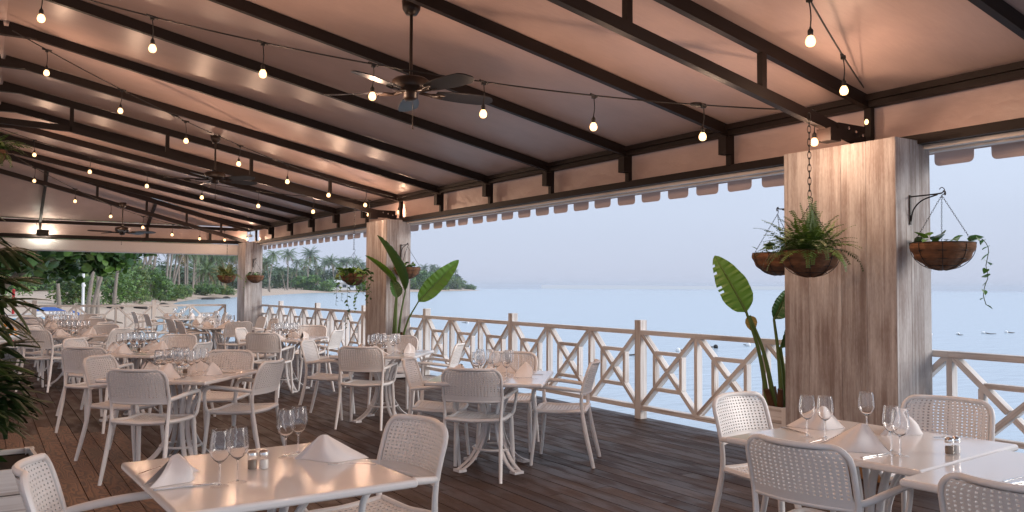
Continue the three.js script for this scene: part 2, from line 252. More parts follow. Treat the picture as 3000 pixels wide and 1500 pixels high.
// ------------------------------------------------------------------ pavilion: roof frame, membrane, fascia, beams, valance
const XE = 6.125, YE = 3.075, SL = 0.2, XR = 0.15, DZ = 1.517, Z0 = -4.18, ZEND = -23.0, YR = YE + SL * (XE - XR), ZR = -20.2;
const roofY = (x) => YE + SL * (XE - Math.abs(x - XR) - XR);
const pav = thing('pavilion', 'long dark steel-framed pavilion roof with pale stretched membrane covering the deck', 'pavilion');
{
  const zs = []; for (let i = -4; i <= 12; i++) zs.push(Z0 - i * DZ);
  const hipZ = (x) => mix(ZEND, ZR, clamp((XE - XR - Math.abs(x - XR)) / (XE - XR)));       // z of the hip line below this x
  const hipX = (z) => (z >= ZR ? 0 : (ZR - z) / (ZR - ZEND) * (XE - XR));                    // half width offset of the hip from the ridge
  for (const s of [1, -1]) {
    for (let i = 0; i < zs.length; i++) {
      const za = zs[i], zb = i + 1 < zs.length ? zs[i + 1] : ZEND; if (zb < ZEND) continue;
      const panel = surf(24, 8, (u, v) => {
        const z = mix(za, zb, v), xi = XR + s * hipX(z), x = mix(XR + s * (XE - XR), xi, u);
        const y = roofY(x) + 0.028 * Math.sin(v * Math.PI) * Math.sin(Math.min(1, u * 1.02) * Math.PI) * (0.7 + 0.6 * noise(i * 3.1, u * 4)) + 0.01 * (fbm(x * 1.1, z * 1.1, 2) - 0.5);
        return [x, y + 0.005, z, x / 1.6, z / 1.6];
      });
      mesh('roof_panel', panel, M.cloth, pav);
      const xi = XR + s * hipX(za), xo = XR + s * (XE - XR), q = 0.055;
      mesh('rafter', bar(V(xo, roofY(xo) - q, za), V(xi + s * 0.02, roofY(xi) - q, za), 0.055, 0.1), M.steel, pav);
      if (Math.abs(xi - XR) < 0.01 && s > 0) mesh('ridge_plate', bx(0.56, 0.09, 0.075, XR, YR - 0.105, za), M.steel, pav);
    }
    const panelEnd = null;
    // eave beams and posts along the long side
    const xo = XR + s * (XE - XR), L = 5 - ZEND, zc = (5 + ZEND) / 2;
    mesh('eave_beam', bx(0.09, 0.075, L, xo + s * 0.01, YE - 0.062, zc), M.steel, pav);
    mesh('eave_strip', bx(0.03, 0.05, L, xo - s * 0.065, YE - 0.03, zc), M.steel, pav);
    mesh('lower_beam', bx(0.1, 0.075, L, xo + s * 0.06, H + 1.18, zc), M.steel, pav);
    for (const z of zs) {
      if (z < ZEND) continue;
      mesh('eave_post', bx(0.05, 0.3, 0.062, xo + s * 0.02, H + 1.362, z), M.steel, pav);
      if (Math.abs((z - Z0) / (6 * DZ) - Math.round((z - Z0) / (6 * DZ))) > 0.05) mesh('bracket', bx(0.09, 0.17, 0.1, xo - s * 0.045, H + 1.395, z), M.steel, pav);
      const zb = z - DZ; if (zb < ZEND - 0.1 || s < 0) continue;
      mesh('fascia_sheet', surf(14, 6, (u, v) => { const zz = mix(z, zb, u); return [xo + s * (0.098 + 0.014 * Math.sin(v * 3) * (fbm(zz * 2, v * 2, 2) - 0.3)), mix(H + 1.2, YE - 0.02, v), zz, zz / 1.2, v / 3]; }), M.fascia, pav);
    }
    if (s < 0) mesh('fascia_sheet', bx(0.01, 0.36, L, xo + s * 0.1, H + 1.37, zc), M.fascia, pav);
    if (s > 0) {
      mesh('blind_track', woodUV(bx(0.07, 0.05, L - 1, xo + 0.13, H + 1.135, zc), 2), M.track, pav);
      mesh('blind_track', woodUV(rbx(0.075, 0.045, L - 1, 0.012, xo + 0.2, H + 1.112, zc), 2), M.track, pav);
      // scalloped valance of separate flaps
      const sh = new THREE.Shape(), w = 0.16, hh = 0.24, r = 0.05; sh.moveTo(-w, 0); sh.lineTo(-w, -hh + r); sh.quadraticCurveTo(-w, -hh, -w + r, -hh); sh.lineTo(w - r, -hh); sh.quadraticCurveTo(w, -hh, w, -hh + r); sh.lineTo(w, 0);
      const tg = clean(new THREE.ExtrudeGeometry(sh, { depth: 0.004, bevelEnabled: false, curveSegments: 5 })).rotateY(Math.PI / 2);
      for (let z = 3; z > -22.9; z -= 0.445) { const m = mesh('valance_flap', tg, M.tab, pav); m.position.set(6.5, H + 1.245, z); m.rotation.z = rr(-0.05, 0.07); m.rotation.x = rr(-0.012, 0.012); }
      mesh('valance_band', bx(0.006, 0.3, L - 1.4, 6.508, H + 1.255, zc), M.tab, pav);
    }
  }
  // hip end
  mesh('roof_panel', surf(36, 10, (u, v) => { const hw = (XE - XR) * (1 - v), x = XR + mix(-1, 1, u) * hw, z = mix(ZEND, ZR, v); return [x, mix(YE, YR, v) + 0.03 * Math.sin(v * 3.1) * (fbm(x, z, 2) - 0.4) + 0.005, z, x / 1.6, z / 1.6]; }), M.cloth, pav);
  for (const x of [-4.4, -1.7, 1.15, 3.55]) { const t = 1 - Math.abs(x - XR) / (XE - XR), zt = mix(ZEND, ZR, t), yt = mix(YE, YR, t); mesh('rafter', bar(V(x, YE - 0.055, ZEND), V(x, yt - 0.055, zt), 0.055, 0.09), M.steel, pav); mesh('eave_post', bx(0.062, 0.34, 0.05, x, H + 1.37, ZEND), M.steel, pav); }
  mesh('eave_post', bx(0.062, 0.34, 0.05, 5.1, H + 1.37, ZEND), M.steel, pav);
  mesh('eave_beam', bx(2 * (XE - XR), 0.075, 0.09, XR, YE - 0.062, ZEND), M.steel, pav);
  mesh('lower_beam', bx(2 * (XE - XR), 0.09, 0.09, XR, H + 1.19, ZEND - 0.05), M.steel, pav);
  mesh('fascia_sheet', surf(40, 6, (u, v) => { const x = mix(-5.8, 6.1, u); return [x, mix(H + 1.15, YE, v), ZEND - 0.1 + 0.02 * (fbm(x * 2, v * 2, 2) - 0.5), x / 1.2, v / 3]; }), M.fascia, pav);
  mesh('roller_blind', rbx(11.2, 0.3, 0.16, 0.04, 0.25, H + 0.985, ZEND - 0.1), M.blind, pav);
  mesh('ridge_cap', bx(0.3, 0.02, 5.2 - ZR, XR, YR + 0.03, (5 + ZR) / 2), M.steel, pav);
  // trusses: second chord under the rafter at each column, with webs
  const off = 0.44;
  for (const z of [Z0 + 6 * DZ - 4.3, Z0, Z0 - 6 * DZ]) for (const s of [1, -1]) {
    const X = (x) => XR + s * (x - XR), Y = (x) => H + 1.27 + (5.75 - x) * 0.2;
    mesh('truss_chord', join([bar(V(X(6.05), Y(6.05), z), V(X(1.0), Y(1.0), z), 0.06, 0.085), bar(V(X(1.02), Y(1.0), z), V(X(0.15), Y(0.86), z), 0.06, 0.085)]), M.steel, pav);
    for (const x of [1.02, 2.3, 3.55, 4.85]) mesh('truss_web', bar(V(X(x), Y(x), z), V(X(x), roofY(X(x)) - 0.06, z), 0.05, 0.05), M.steel, pav);
    mesh('truss_shoe', join([bx(0.13, 0.1, 0.13, X(5.62), H + 1.22, z), bx(0.34, 0.13, 0.012, X(5.85), H + 1.26, z + 0.04)]), M.steel, pav);
    for (let k = 0; k < 3; k++) mesh('bolt', new THREE.CylinderGeometry(0.012, 0.012, 0.03, 8).rotateX(Math.PI / 2).translate(X(5.78 + 0.09 * k), H + 1.285 - 0.02 * k, z + 0.055), M.metal, pav);
  }
  for (const s of [1, -1]) {                          // hip trusses
    const P = (t, dy) => V(XR + s * (XE - XR) * (1 - t), mix(YE, YR, t) - dy, mix(ZEND, ZR, t));
    mesh('hip_rafter', bar(P(0, 0.06), P(1, 0.06), 0.06, 0.11), M.steel, pav);
    mesh('truss_chord', bar(P(0.02, 0.4), P(1.0, 0.4), 0.06, 0.095), M.steel, pav);
    for (const t of [0.14, 0.3, 0.47, 0.66, 0.84]) mesh('truss_web', bar(P(t, 0.1), P(t, 0.4), 0.05, 0.052), M.steel, pav);
  }
}

// ------------------------------------------------------------------ columns, each clad in whitewashed boards
function column(za, zb, label) {
  const c = thing('column', label, 'column', [6.07, 0, (za + zb) / 2]), L = za - zb, W = 0.46, top = H + 1.17;
  mesh('core', bx(W - 0.05, top - 0.01, L - 0.05, 0, top / 2 - 0.005, 0), M.joist, c);
  const put = (w, x, z, ry, y0 = 0) => { const g = woodUV(bx(w - 0.003, top - y0, 0.02), 1, rnd() * 2, rnd() * 2); const m = mesh('plank', g, M.column[Math.floor(rnd() * 3)], c); m.position.set(x, y0 + (top - y0) / 2, z); m.rotation.y = ry; };
  const cuts = [0, 0.24, 0.46, 0.76, 1];
  for (let k = 0; k < 4; k++) { const a = cuts[k], b = cuts[k + 1], zz = L / 2 - (a + b) / 2 * L; put((b - a) * L, -W / 2 + 0.012, zz, Math.PI / 2, 0.3); put((b - a) * L, W / 2 - 0.012, zz, Math.PI / 2); }
  for (const [a, b] of [[0, 0.42], [0.42, 1]]) for (const s of [1, -1]) put((b - a) * (W - 0.006), -W / 2 + 0.003 + (a + b) / 2 * (W - 0.006), s * (L / 2 - 0.008), 0);
  mesh('plinth', woodUV(rbx(0.03, 0.29, L - 0.02, 0.004, -W / 2 + 0.004, 0.147, 0), 2), M.ply, c);
  return c;
}
column(-3.76, -4.80, 'widest whitewashed timber column, nearest of the three, with a fern basket in front');
column(-13.2, -14.09, 'middle whitewashed timber column with tall paddle-leaf plant at its foot');
column(-22.29, -23.03, 'farthest whitewashed timber column at the corner of the deck');

// ------------------------------------------------------------------ railings
function railing(label, origin, turn, stops, posts) {   // local x runs along the railing; stops: panel edges; posts: subset with tall posts
  const r = thing('railing', label, 'railing', origin, turn, null), top = 1.0, bot = 0.13, w = 0.045, dp = 0.08;
  const wood = (g, long) => woodUV(g, long, rnd() * 2, rnd() * 2), mat = () => M.rail[Math.floor(rnd() * 2)];
  const tilt = (x0, y0, x1, y1, d, ww) => { const L = Math.hypot(x1 - x0, y1 - y0), g = wood(bx(L, ww, d), 0); const m = new THREE.Matrix4().makeRotationZ(Math.atan2(y1 - y0, x1 - x0)).setPosition((x0 + x1) / 2, (y0 + y1) / 2, 0); return g.applyMatrix4(m); };
  const isP = (x) => posts.some((p) => Math.abs(p - x) < 0.02);
  for (let i = 0; i < stops.length; i++) {
    const x = stops[i];
    if (isP(x)) mesh('post', wood(rbx(0.1, 1.12, 0.1, 0.006, x, 0.56, 0), 1), mat(), r);
    else mesh('baluster', wood(bx(w, top - bot, dp - 0.006, x, (top + bot) / 2, 0), 1), mat(), r);
    if (i + 1 === stops.length) break;
    const a = x + (isP(x) ? 0.05 : w / 2), b = stops[i + 1] - (isP(stops[i + 1]) ? 0.05 : w / 2), y0 = bot + 0.03, y1 = top - 0.035;
    mesh('top_rail', wood(bx(stops[i + 1] - x - (isP(x) ? 0.05 : 0) - (isP(stops[i + 1]) ? 0.05 : 0) - 0.001, 0.05, dp + 0.012, (x + (isP(x) ? 0.05 : 0) + stops[i + 1] - (isP(stops[i + 1]) ? 0.05 : 0)) / 2, top - 0.02, 0), 0), mat(), r);
    mesh('bottom_rail', wood(bx(stops[i + 1] - x - (isP(x) ? 0.05 : 0) - (isP(stops[i + 1]) ? 0.05 : 0) - 0.001, 0.05, dp + 0.012, (x + (isP(x) ? 0.05 : 0) + stops[i + 1] - (isP(stops[i + 1]) ? 0.05 : 0)) / 2, bot, 0), 0), mat(), r);
    mesh('diagonal_brace', tilt(a, y1, b, y0, dp - 0.004, w), mat(), r);
    const mx = (a + b) / 2, my = (y0 + y1) / 2, cut = 0.034, L = Math.hypot(b - a, y1 - y0), ux = (b - a) / L, uy = (y1 - y0) / L;
    mesh('diagonal_brace', tilt(a, y0, mx - ux * cut, my - uy * cut, dp - 0.01, w), mat(), r);
    mesh('diagonal_brace', tilt(mx + ux * cut, my + uy * cut, b, y1, dp - 0.01, w), mat(), r);
    const q = 0.25, wx = b - a, hy = y1 - y0;
    for (const s of [q, 1 - q]) {
      mesh('cross_piece', wood(bx(wx * (1 - 2 * q) - 0.05, 0.04, dp - 0.014, mx, y0 + hy * s, 0), 0), mat(), r);
      mesh('short_stile', wood(bx(0.04, hy * (1 - 2 * q) - 0.05, dp - 0.016, a + wx * s, my, 0), 1), mat(), r);
    }
  }
}
{
  const P = (k) => -4.55 - 2.715 * k, th = 2.715 / 3;
  // local x = world -z when turned by +90 degrees
  const run = (label, za, k0, n, ps) => railing(label, [6.37, 0, za], Math.PI / 2, Array.from({ length: n + 1 }, (_, i) => i * th), ps.map((i) => i * th));
  run('whitewashed cross-braced railing to the right of the nearest column', P(0) + 3 * 2.715, 0, 9, [0, 3, 6, 9]);
  run('whitewashed cross-braced railing between the nearest and middle columns', P(0), 0, 12, [3, 6, 9, 12]);
  run('whitewashed cross-braced railing between the middle and farthest columns', P(4), 0, 8, [3, 6]);
  const t2 = 2.65 / 3; railing('pale railing closing the far end of the deck before the beach', [-1.58 - 2.65, 0, -22.86], 0, Array.from({ length: 13 }, (_, i) => i * t2).filter((v) => v < 10.2), [0, 3, 6, 9].map((i) => i * t2));
}

// ------------------------------------------------------------------ sea, beach
const SHORE = [[-30, 12], [-8, -2], [-2, -14], [1.5, -24], [3.4, -31], [4.7, -36.2], [6.7, -46.1], [9.1, -57.3], [12.2, -70.1], [17.4, -93.4], [21.3, -117], [25.8, -135.1], [33.7, -159.7], [40.3, -173.3], [47.4, -186.8], [59.2, -210.3], [83.8, -264.6], [112.6, -319.6], [151, -368.9], [197.4, -408.9], [247.5, -474.3], [313.5, -565.4], [381.8, -654.9], [398, -690], [380, -720], [300, -700]];
const WATER = -0.855;
const shoreCurve = new THREE.CatmullRomCurve3(SHORE.map((p) => V(p[0], 0, p[1])), false, 'centripetal');
{
  const sea = struct('sea');
  const g = surf(90, 90, (u, v) => { const a = (u - 0.5) * 2, b = (v - 0.5) * 2, x = Math.sign(a) * Math.pow(Math.abs(a), 3.2) * 4500, z = Math.sign(b) * Math.pow(Math.abs(b), 3.2) * 4500; return [x, WATER, z, x, z]; });
  mesh('water', g, M.water, sea);
  const N = 320, pts = shoreCurve.getPoints(N), prof = [[-14, -2.2], [-5, -1.2], [-1.5, -0.93], [0, -0.845], [1.5, -0.74], [4, -0.5], [8, -0.12], [13, 0.2], [20, 0.45], [32, 0.65], [60, 1.0], [140, 1.8], [320, 3]];
  const bg = surf(N, prof.length - 1, (u, v) => {
    const i = Math.round(u * N), k = Math.round(v * (prof.length - 1)), p = pts[i], q = pts[Math.min(N, i + 1)], o = pts[Math.max(0, i - 1)], t = q.clone().sub(o).normalize();
    const nx = t.z, nz = -t.x; const sc = i > N * 0.9 ? 0.12 : i > N * 0.72 ? 0.6 : 1; const dd = prof[k][0] * (k > 8 ? sc : 1), wob = k < 3 ? 0 : (fbm(i * 0.35, k * 0.9, 3) - 0.5);
    const x = p.x + nx * (dd + wob * Math.min(4, Math.abs(dd) * 0.3)), z = p.z + nz * (dd + wob * 2);
    return [x, prof[k][1] + (k > 3 ? wob * 0.3 : 0), z, x / 3, z / 3];
  });
  const beach = struct('beach'); mesh('sand', bg, M.sand, beach);
}

const PROF = [[-14, -2.2], [0, -0.845], [1.5, -0.74], [4, -0.5], [8, -0.12], [13, 0.2], [20, 0.45], [32, 0.65], [60, 1.0], [140, 1.8], [320, 3]], shorePts = shoreCurve.getPoints(600);
function terrainY(x, z) {                              // height of the sand sheet at a place
  let best = 1e9, bi = 1; for (let i = 1; i < 600; i++) { const d = (shorePts[i].x - x) ** 2 + (shorePts[i].z - z) ** 2; if (d < best) { best = d; bi = i; } }
  const t = shorePts[bi + 1].clone().sub(shorePts[bi - 1]).normalize(), s = (x - shorePts[bi].x) * t.z - (z - shorePts[bi].z) * t.x, d = Math.sqrt(best) * Math.sign(s);
  for (let k = 0; k + 1 < PROF.length; k++) if (d <= PROF[k + 1][0]) return mix(PROF[k][1], PROF[k + 1][1], clamp((d - PROF[k][0]) / (PROF[k + 1][0] - PROF[k][0])));
  return 3;
}

// ================================================================== FURNITURE
// ------------------------------------------------------------------ chair: front faces local +z
const chairParts = (() => {
  const bw = 0.232, y0 = 0.6, y1 = 0.85;
  const back = (u, v) => {                            // u across, v up
    const s = u * 2 - 1, y = mix(y0, y1, v), rc = 0.075, up = y - (y1 - rc), shrink = up > 0 ? rc - Math.sqrt(Math.max(0, rc * rc - up * up)) : 0;
    return V(s * (bw - shrink), y, -0.232 - 0.075 * (v * 0.75 + v * v * 0.25) + 0.05 * s * s);
  };
  const panel = perforated(17, 12, (u, v) => back(0.035 + 0.93 * u, 0.16 + 0.79 * v), 0.42, 0.46, 0.013);
  const band = surf(10, 2, (u, v) => { const p = back(u, 0.01 + 0.15 * v); return [p.x, p.y, p.z + 0.0065]; }), band2 = surf(10, 2, (u, v) => { const p = back(u, 0.01 + 0.15 * v); return [p.x, p.y, p.z - 0.0065]; });
  const rim = []; for (let i = 0; i <= 6; i++) rim.push(back(0, i / 7.2)); for (let i = 0; i <= 5; i++) rim.push(back(0, 0.86 + 0.14 * Math.sin(i / 5 * Math.PI / 2))); for (let i = 1; i < 8; i++) rim.push(back(i / 8, 1)); for (let i = 5; i >= 0; i--) rim.push(back(1, 0.86 + 0.14 * Math.sin(i / 5 * Math.PI / 2))); for (let i = 6; i >= 0; i--) rim.push(back(1, i / 7.2));
  const backrest = join([panel, band, band2, sweep(rim, 0.0135, 56, 7, 1, true, 0.2), sweep([back(0, 0.0), back(0.25, 0), back(0.5, 0), back(0.75, 0), back(1, 0)], 0.0105, 14, 6)]);
  const sf = (u, v) => { const s = u * 2 - 1; return V(s * mix(0.212, 0.222, v), 0.446 + 0.012 * s * s - 0.012 * Math.sin(v * Math.PI) - 0.01 * v * v, mix(-0.195, 0.225, v)); };
  const seatEdge = [sf(0, 0), sf(0.5, 0), sf(1, 0), sf(1, 0.5), sf(1, 0.9), sf(0.9, 1), sf(0.5, 1), sf(0.1, 1), sf(0, 0.9), sf(0, 0.5), sf(0, 0)];
  const seat = join([perforated(15, 14, sf, 0.44, 0.5, 0.014), sweep(seatEdge, 0.0185, 48, 7, 1, false, 0.3)]);
  const legR = (s) => sweep([V(s * 0.232, 0.63, -0.188), V(s * 0.226, 0.53, -0.183), V(s * 0.222, 0.43, -0.192), V(s * 0.23, 0.25, -0.226), V(s * 0.243, 0, -0.287)], [0.0135, 0.016, 0.019, 0.0185, 0.015], 16, 8, 0.85);
  const legF = (s) => sweep([V(s * 0.226, 0.445, 0.196), V(s * 0.236, 0.22, 0.214), V(s * 0.245, 0, 0.236)], [0.02, 0.0185, 0.0155], 8, 8, 0.85);
  const arm = (s) => sweep([V(s * 0.229, 0.625, -0.192), V(s * 0.25, 0.632, -0.14), V(s * 0.272, 0.648, 0.0), V(s * 0.281, 0.655, 0.13), V(s * 0.279, 0.647, 0.185), V(s * 0.268, 0.6, 0.213), V(s * 0.258, 0.53, 0.213), V(s * 0.247, 0.47, 0.207), V(s * 0.226, 0.444, 0.194)], [0.014, 0.0165, 0.0175, 0.017, 0.0165, 0.0155, 0.015, 0.016, 0.018], 30, 8, 0.8);
  return { backrest, seat, legs: [legR(-1), legR(1), legF(-1), legF(1)], arms: [arm(-1), arm(1)] };
})();
let chair0 = null;
function chair(x, z, fx, fz, label, tilt = 0) {
  const turn = face(fx, fz);
  if (chair0) return copyOf(chair0, label, [x, 0, z], turn, 'white dining armchairs');
  chair0 = thing('armchair', label, 'chair', [x, 0, z], turn, 'white dining armchairs'); chair0.userData.base = 'armchair';
  mesh('backrest', chairParts.backrest, M.chair, chair0); mesh('seat', chairParts.seat, M.chair, chair0);
  for (const g of chairParts.legs) mesh('leg', g, M.chair, chair0); for (const g of chairParts.arms) mesh('armrest', g, M.chair, chair0);
  return chair0;
}
// ------------------------------------------------------------------ table
const TOP = 0.745;
const tableLeg = (() => { const l = []; for (const s of [-1, 1]) l.push(sweep([V(0.30, 0.715, s * 0.03), V(0.17, 0.62, s * 0.028), V(0.085, 0.44, s * 0.022), V(0.10, 0.27, s * 0.022), V(0.2, 0.1, s * 0.028), V(0.33, 0.012, s * 0.03)], 0.02, 22, 6, 0.45)); l.push(bx(0.07, 0.02, 0.09, 0.325, 0.012, 0)); return join(l); })();
let tableRing = sweep(Array.from({ length: 13 }, (_, i) => V(Math.cos(i / 12 * Math.PI * 2) * 0.16, 0.16, Math.sin(i / 12 * Math.PI * 2) * 0.16)), 0.011, 36, 6, 1, false);
function table(x, z, w, d, turn, label) {
  const t = thing('table', label, 'table', [x, 0, z], turn, 'white square dining tables');
  mesh('tabletop', rbx(w, 0.032, d, 0.013, 0, TOP - 0.016, 0, 4), M.top, t);
  for (let k = 0; k < 4; k++) { const l = mesh('leg', tableLeg, M.tleg, t); l.rotation.y = k * Math.PI / 2 + Math.PI / 4; }
  mesh('ring_brace', tableRing, M.tleg, t);
  mesh('top_plate', bx(0.5, 0.012, 0.5, 0, TOP - 0.04, 0), M.tleg, t);
  return t;
}
// ------------------------------------------------------------------ tableware
const bowlGeo = lathe([[0.0001, 0.0845], [0.0048, 0.085], [0.010, 0.089], [0.022, 0.098], [0.033, 0.113], [0.0385, 0.131], [0.0385, 0.148], [0.0365, 0.17], [0.0335, 0.192], [0.0315, 0.206], [0.0310, 0.2066], [0.0303, 0.206], [0.0322, 0.192], [0.0352, 0.17], [0.0372, 0.148], [0.0371, 0.131], [0.0316, 0.1145], [0.021, 0.1005], [0.009, 0.0925], [0.0001, 0.0915]], 28);
const stemGeo = lathe([[0.0001, 0.0062], [0.0062, 0.0064], [0.0042, 0.014], [0.0036, 0.03], [0.0036, 0.07], [0.0046, 0.0838], [0.0001, 0.0842]], 14), footGeo = lathe([[0.0345, 0.0008], [0.0335, 0.0022], [0.02, 0.004], [0.0062, 0.006]], 28);
let glass0 = null;
function glass(x, y, z, label, group) {
  if (glass0) return copyOf(glass0, label, [x, y + 0.0006, z], rr(0, 6), group);
  glass0 = thing('wine_glass', label, 'glass', [x, y + 0.0006, z], 0, group); glass0.userData.base = 'wine_glass';
  mesh('bowl', bowlGeo, M.glass, glass0); mesh('stem', stemGeo, M.glass, glass0); mesh('foot', footGeo, M.glassFoot, glass0); return glass0;
}
function napkinGeo(vr) {
  const w = 0.14 + vr * 0.006, hh = 0.108 + 0.012 * Math.sin(vr * 5), dep = 0.1;
  const f = (o) => (u, v) => {
    const s = u * 2 - 1, k = 1 - Math.abs(s), e = Math.pow(v, 0.92); const b = [s * w, 0, dep * (1 - Math.pow(Math.abs(s + 0.25 * Math.sin(vr * 2)), 1.6) * 0.9) - 0.055 + 0.012 * Math.sin(s * 5 + vr)];
    const ap = [0.045 * Math.sin(vr * 2.3 + 0.9) + s * 0.026, hh - 0.012 * s * s, -0.03 + 0.012 * k]; const lift = v > 0 ? 0.024 * Math.sin(v * Math.PI) : 0;
    const soft = 0.011 * Math.sin(v * Math.PI) * Math.sin(s * 7 + vr * 2);
    return [mix(b[0], ap[0], e), mix(b[1], ap[1], v) + o * 0.2 - (v < 0.02 ? 0 : 0), mix(b[2], ap[2], e) + lift * k + soft - o];
  };
  const back = (u, v) => { const s = u * 2 - 1; return [mix(s * w * 0.98, 0.045 * Math.sin(vr * 2.3 + 0.9), v), mix(0, hh - 0.003, v), mix(-0.05 - 0.03 * (1 - s * s), -0.034, v)]; };
  return join([surf(18, 10, f(0)), surf(18, 10, f(0.004)), surf(12, 6, back), surf(18, 1, (u, v) => { const p = f(0)(u, 0), q = f(0.004)(u, 0); return [mix(p[0], q[0], v), mix(p[1], q[1], v) + 0.0005, mix(p[2], q[2], v)]; })]);
}
const napkinGeos = [0, 1, 2, 3].map(napkinGeo);
const knifeGeo = (() => { const s = new THREE.Shape(); s.moveTo(-0.006, -0.11); s.lineTo(0.006, -0.11); s.lineTo(0.0055, -0.01); s.lineTo(0.009, 0.0); s.quadraticCurveTo(0.011, 0.06, 0.002, 0.108); s.quadraticCurveTo(-0.006, 0.1, -0.006, 0.0); s.lineTo(-0.005, -0.01); return clean(new THREE.ExtrudeGeometry(s, { depth: 0.0015, bevelEnabled: true, bevelThickness: 0.0012, bevelSize: 0.001, bevelSegments: 2, curveSegments: 6 })).rotateX(-Math.PI / 2).translate(0, 0.0022, 0); })();
const forkGeo = (() => {
  const s = new THREE.Shape(); s.moveTo(-0.006, -0.1); s.lineTo(0.006, -0.1); s.lineTo(0.0035, -0.02); s.lineTo(0.0035, 0.03); s.quadraticCurveTo(0.0115, 0.04, 0.0115, 0.05);
  for (const x of [0.0115, 0.0052, -0.0011, -0.0074]) { s.lineTo(x, 0.094); s.lineTo(x - 0.0035, 0.094); s.lineTo(x - 0.0035, 0.055); if (x > -0.005) s.lineTo(x - 0.0063, 0.055); }
  s.lineTo(-0.0112, 0.05); s.quadraticCurveTo(-0.0112, 0.04, -0.0035, 0.03); s.lineTo(-0.0035, -0.02);
  const g = clean(new THREE.ExtrudeGeometry(s, { depth: 0.0018, bevelEnabled: false, steps: 1 })).rotateX(-Math.PI / 2); const p = g.attributes.position;
  for (let i = 0; i < p.count; i++) { const z = -p.getZ(i); p.setY(i, p.getY(i) + 0.002 + 0.009 * Math.exp(-Math.pow((z - 0.01) / 0.04, 2)) + 0.003 * smooth(0.06, 0.1, z)); } g.computeVertexNormals(); return g;
})();
const shBody = lathe([[0.0001, 0.001], [0.018, 0.001], [0.0195, 0.005], [0.0195, 0.046], [0.017, 0.053], [0.017, 0.056]], 20), shFill = lathe([[0.0001, 0.003], [0.0175, 0.003], [0.0175, 0.036], [0.0001, 0.037]], 16), shCap = lathe([[0.0185, 0.052], [0.0195, 0.056], [0.0195, 0.066], [0.016, 0.073], [0.006, 0.0765], [0.0001, 0.077]], 20);
function shaker(x, z, what, where) { const s = thing(what + '_shaker', `small glass ${what} shaker with steel cap ${where}`, 'shaker', [x, TOP + 0.0006, z]); mesh('jar', shBody, M.jar, s); mesh(what, shFill, what === 'salt' ? M.salt : M.pepper, s); mesh('cap', shCap, M.metal, s); return s; }
function napkin(x, z, turn, label, k = 0, s = 1) { const n = solo('napkin', napkinGeos[k % 4], M.napkin, label, 'napkin', [x, TOP + 0.0008, z], turn, null); n.scale.setScalar(s); return n; }
function knife(x, z, dx, dz, label) { solo('table_knife', knifeGeo, M.metal, label, 'knife', [x, TOP + 0.0006, z], face(-dx, -dz)); }
function fork(x, z, dx, dz, label) { solo('table_fork', forkGeo, M.metal, label, 'fork', [x, TOP + 0.0006, z], face(-dx, -dz)); }

const screenX = (p) => { const v = V(p[0], TOP, p[1]).sub(camera.position); return v.dot(rgt) / v.dot(fwd); };
function pair(a, b, where) { if (screenX(a) > screenX(b)) [a, b] = [b, a]; glass(a[0], TOP, a[1], `left wine glass of the pair, ${where}`, 'wine glasses'); glass(b[0], TOP, b[1], `right wine glass of the pair, ${where}`, 'wine glasses'); }
// place setting seen from a side of a table: o = outward unit, c = table centre
function setting(cx, cz, ox, oz, half, where, k, full = true) {
  const tx = -oz, tz = ox, at = (o, t) => [cx + ox * o + tx * t, cz + oz * o + tz * t];      // t > 0: to the diner's left looking inward... mirrored per side
  const j = () => rr(-0.012, 0.012);
  let p = at(half - 0.17 + j(), j()); napkin(p[0], p[1], face(ox, oz) + rr(-0.35, 0.35), `white peaked napkin, ${where}`, k);
  p = at(half - 0.17 + j(), 0.165 + j()); fork(p[0], p[1], -ox + rr(-0.1, 0.1), -oz, `steel fork, ${where}`);
  p = at(half - 0.17 + j(), -0.165 + j()); knife(p[0], p[1], -ox + rr(-0.1, 0.1), -oz, `steel knife, ${where}`);
  p = at(half - 0.34 + j(), -0.14 + j()); const g1 = p; p = at(half - 0.36 + j(), -0.045 + j()); pair(g1, p, where);
}
// ------------------------------------------------------------------ the diamond-set tables
const A40 = 0.698, e1 = [Math.cos(A40), Math.sin(A40)], e2 = [Math.sin(A40), -Math.cos(A40)];    // e1: right and nearer, e2: right and farther
const turn40 = -A40;
// name, centre, size, chairs { side: [x, z] }
const diamonds = [
  ['mid-railing table', 3.60, -5.94, 0.92, 1.04, { F: [3.36, -5.77], L: [3.34, -6.43], B: [4.18, -6.62], R: [4.24, -5.83] }],
  ['middle-column table', 3.82, -8.66, 0.92, 1.0, { F: [3.5, -8.38], L: [3.37, -9.19], B: [4.36, -9.58], R: [4.31, -8.34] }],
  ['table left of the middle column', 3.70, -11.85, 0.92, 1.0, { F: [3.34, -11.41], L: [3.46, -12.47], B: [4.34, -12.8], R: [4.17, -11.69] }],
  ['table right of the planter', 1.43, -7.35, 0.92, 0.98, { F: [1.14, -6.94], L: [1.08, -7.95], B: [1.9, -8.09], R: [1.89, -7.16] }],
  ['second table beyond the planter', 1.48, -10.12, 0.92, 0.98, { F: [1.03, -9.61], L: [1.13, -10.8], B: [2.0, -11.07], R: [1.89, -9.79] }],
  ['third table beyond the planter', 1.18, -14.0, 0.92, 0.98, { F: [0.81, -13.54], L: [0.85, -14.55], B: [1.53, -14.48], R: [1.55, -13.55] }],
  ['fourth table beyond the planter', 1.25, -16.5, 0.92, 0.98, { F: [0.86, -15.98], L: [0.92, -17.0], B: [1.65, -17.09], R: [1.62, -15.95] }],
  ['farthest left table', 1.38, -19.3, 0.92, 0.98, { F: [0.98, -18.75], L: [1.0, -19.85], B: [1.8, -19.83], R: [1.75, -18.8] }],
];
